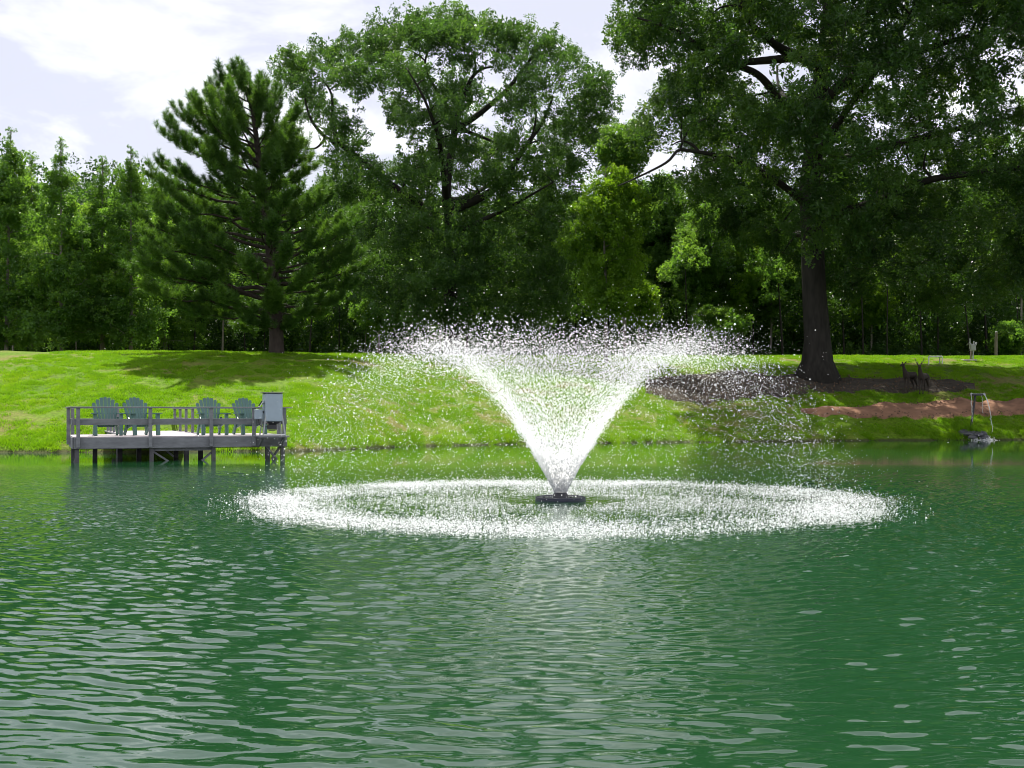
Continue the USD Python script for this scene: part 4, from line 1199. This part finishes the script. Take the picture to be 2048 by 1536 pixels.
d = 71.0
x0 = px2x(1945, d)
z0 = float(ground(x0, d))
up_ = thing('utility_post', 'leaning utility post with grey box and two small lamps on the lawn', 'utility post', (x0, d, z0))
ux_ = lambda px: px2x(px, d) - x0
uz_ = lambda py: py2z(py, d) - z0
obj('post', beam((ux_(1945.6), 0, -0.1), (ux_(1947.6), 0, uz_(682)), 0.07, 0.07, up=(0, 1, 0)), 'utility_grey', up_)
obj('post', beam((ux_(1942.5), 0.12, -0.1), (ux_(1944), 0.12, uz_(698)), 0.09, 0.09, up=(0, 1, 0)), 'post_wood', up_)
bx_ = obj('meter_box', box(ux_(1944.5), -0.10, uz_(695.5), 0.36, 0.15, 0.38, ch=0.015), 'utility_grey', up_)
obj('box_door', box(ux_(1944.5), -0.182, uz_(695.5), 0.29, 0.012, 0.30, ch=0.003), 'utility_grey', bx_)
obj('conduit', tube([(ux_(1939), -0.05, uz_(697)), (ux_(1939), -0.05, uz_(677))], 0.045, 8), 'utility_grey', up_, smooth=40)
for px in (1938.5, 1950.5):
    la = trimesh.creation.revolve(np.array([(0.0, 0.10), (0.03, 0.10), (0.06, 0.04), (0.085, -0.06), (0.085, -0.085), (0.0, -0.075)])[::-1], sections=14)
    la.apply_transform(trimesh.transformations.rotation_matrix(math.radians(25 if px > 1945 else -20), [0, 1, 0]))
    la.apply_translation([ux_(px), -0.10, uz_(687.5)])
    obj('lamp_head', la, 'utility_grey', up_, smooth=40)
obj('lamp_arm', tube([(ux_(1938.5), -0.05, uz_(687)), (ux_(1947), 0, uz_(689)), (ux_(1950.5), -0.08, uz_(686))], 0.018, 6), 'utility_grey', up_)
obj('pad', box(ux_(1937), -0.05, 0.03, 0.85, 0.55, 0.12, ch=0.02), 'concrete', up_)

d = 79.0
x0 = px2x(1992, d)
z0 = float(ground(x0, d))
sp = thing('wood_post', 'slender weathered wooden post before the dark wood at far right', 'post', (x0, d, z0))
obj('pole', tube([(0, 0, -0.2), (0.01, 0, 1.2), (0.03, 0, py2z(664, d) - z0)], [0.11, 0.10, 0.09], 10), 'post_wood', sp, smooth=40)
obj('cap', tube([(0.03, 0, py2z(664, d) - z0 - 0.01), (0.03, 0, py2z(664, d) - z0 + 0.03)], [0.10, 0.06], 10), 'utility_grey', sp)

# ------------------------------------------------------------------ water spout at the right shore
d = 52.9
x0 = px2x(1948, d)
z0 = float(ground(x0, d))
so = thing('water_spout', 'dark post with a small tray spilling water at the right shore', 'water spout', (x0, d, z0))
sx_ = lambda px: px2x(px, d) - x0
sz_ = lambda py: py2z(py, d) - z0
obj('post', beam((sx_(1943.5), 0.2, -0.1), (sx_(1950.5), 0, sz_(791)), 0.075, 0.075, up=(0, 1, 0)), 'dark_metal', so)
obj('tray', box(sx_(1953), 0, sz_(789.2), 0.56, 0.34, 0.10, ch=0.015), 'dark_metal', so)
obj('tray_water', box(sx_(1953), 0, sz_(787), 0.50, 0.28, 0.012, ch=0.003), 'spray', so)
for s in (-1, 1):
    obj('lip', tube([(sx_(1953) + s * 0.26, -0.15, sz_(787.5)), (sx_(1953) + s * 0.31, -0.16, sz_(786.5)), (sx_(1953) + s * 0.35, -0.17, sz_(790))], 0.035, 8), 'utility_grey', so, smooth=True)
rp = np.random.default_rng(5)


def strand(name, label, pts, r0, r1, n):
    p = spline([(sx_(a), w_, sz_(b)) for a, b, w_ in pts], 18)
    p[1:-1] += rp.normal(size=(16, 3)) * 0.012
    m = tube(p, np.linspace(r0, r1, 18) * rp.uniform(0.6, 1.4, 18), 5)
    k = rp.integers(4, 18, n)
    b = beads_at(p[k] + rp.normal(size=(n, 3)) * 0.03, rp.uniform(0.008, 0.018, n))
    m = cat([m, b])
    m.apply_translation([x0, d, z0])
    obj(name, m, 'spray', label=label, cat='falling water', kind='stuff')


def beads_at(p, r_):
    v = (OV[None] * r_[:, None, None] + p[:, None]).reshape(-1, 3)
    return tm(v, (OF[None] + (np.arange(len(p)) * 6)[:, None, None]).reshape(-1, 3))


strand('falling_water', 'thin strand of water falling from the left end of the tray', [(1940, 788, -0.15), (1939.5, 800, -0.2), (1940, 842, -0.3)], 0.020, 0.010, 14)
strand('falling_water', 'faint strand of water falling from the middle of the tray', [(1960, 789, -0.15), (1960.5, 800, -0.2), (1961, 826, -0.3)], 0.014, 0.008, 10)
strand('falling_water', 'long strand of water arching from the right end of the tray', [(1963, 787, -0.15), (1967, 793, -0.25), (1969, 815, -0.5), (1970.5, 862, -0.8)], 0.024, 0.014, 20)
wn = 11
wp = np.stack([x0 + rp.normal(size=wn) * 0.30 - 0.20, d + 0.10 + rp.normal(size=wn) * 0.12, np.zeros(wn)], 1)
wp[:, 2] = ground(wp[:, 0], wp[:, 1]) - 0.02
wd = instances('/World/tall_grass', TUFT[:3], wp, quats(rp.uniform(0, 6.3, wn), rp.uniform(0, 0.2, wn), rp.uniform(0, 6.3, wn)), np.stack([np.full(wn, 0.8), np.full(wn, 0.8), rp.uniform(3, 5.5, wn)], 1), rp.integers(0, 3, wn), 'grass_blade')
say(wd, 'clump of tall grass hiding the foot of the water spout', 'tall grass', kind='stuff')
# dark stones where it lands
k = 0
for i in range(16):
    gxx = px2x(rp.uniform(1932, 1976), 52.4)
    line = np.linspace(51.0, 54.0, 301)
    wet = line[np.argmax(ground(np.full(301, gxx), line) > 0.0)]
    gyy = wet + rp.uniform(-0.1, 0.75)
    g = np.array([gxx, gyy, max(0.0, float(ground(gxx, gyy)))])
    s = trimesh.creation.icosphere(2, rp.uniform(0.12, 0.24))
    s.vertices *= [1.3, 1.0, 0.7]
    s.vertices *= (0.75 + 0.5 * meshkit.fbm(s.vertices * 5 + i * 3.1, 3, seed=2))[:, None]
    s.apply_transform(trimesh.transformations.rotation_matrix(rp.uniform(0, 6), [0, 0, 1]))
    s.apply_translation(g + [0, 0, 0.09])
    obj('stone', s, 'stone', smooth=50, label='dark wet stone in the heap below the water spout', cat='stone', group='dark stones below the water spout')
g0, g1 = ray_ground(1932, 862), ray_ground(1976, 871)
n = 260
t = rp.uniform(0, 1, n)
p = g0 + (g1 - g0) * t[:, None] + rp.normal(size=(n, 3)) * [0.16, 0.18, 0.02] + [0, -0.2, 0.08]
p[:, 1] = p[:, 1] * 0 + d - 0.55 + rp.normal(size=n) * 0.22
p[:, 2] = np.maximum(ground(p[:, 0], p[:, 1]), 0.0) + rp.exponential(0.035, n)
obj('splash', beads_at(p, rp.uniform(0.012, 0.035, n)), 'spray', label='white splash among the stones below the water spout', cat='water splash', kind='stuff')
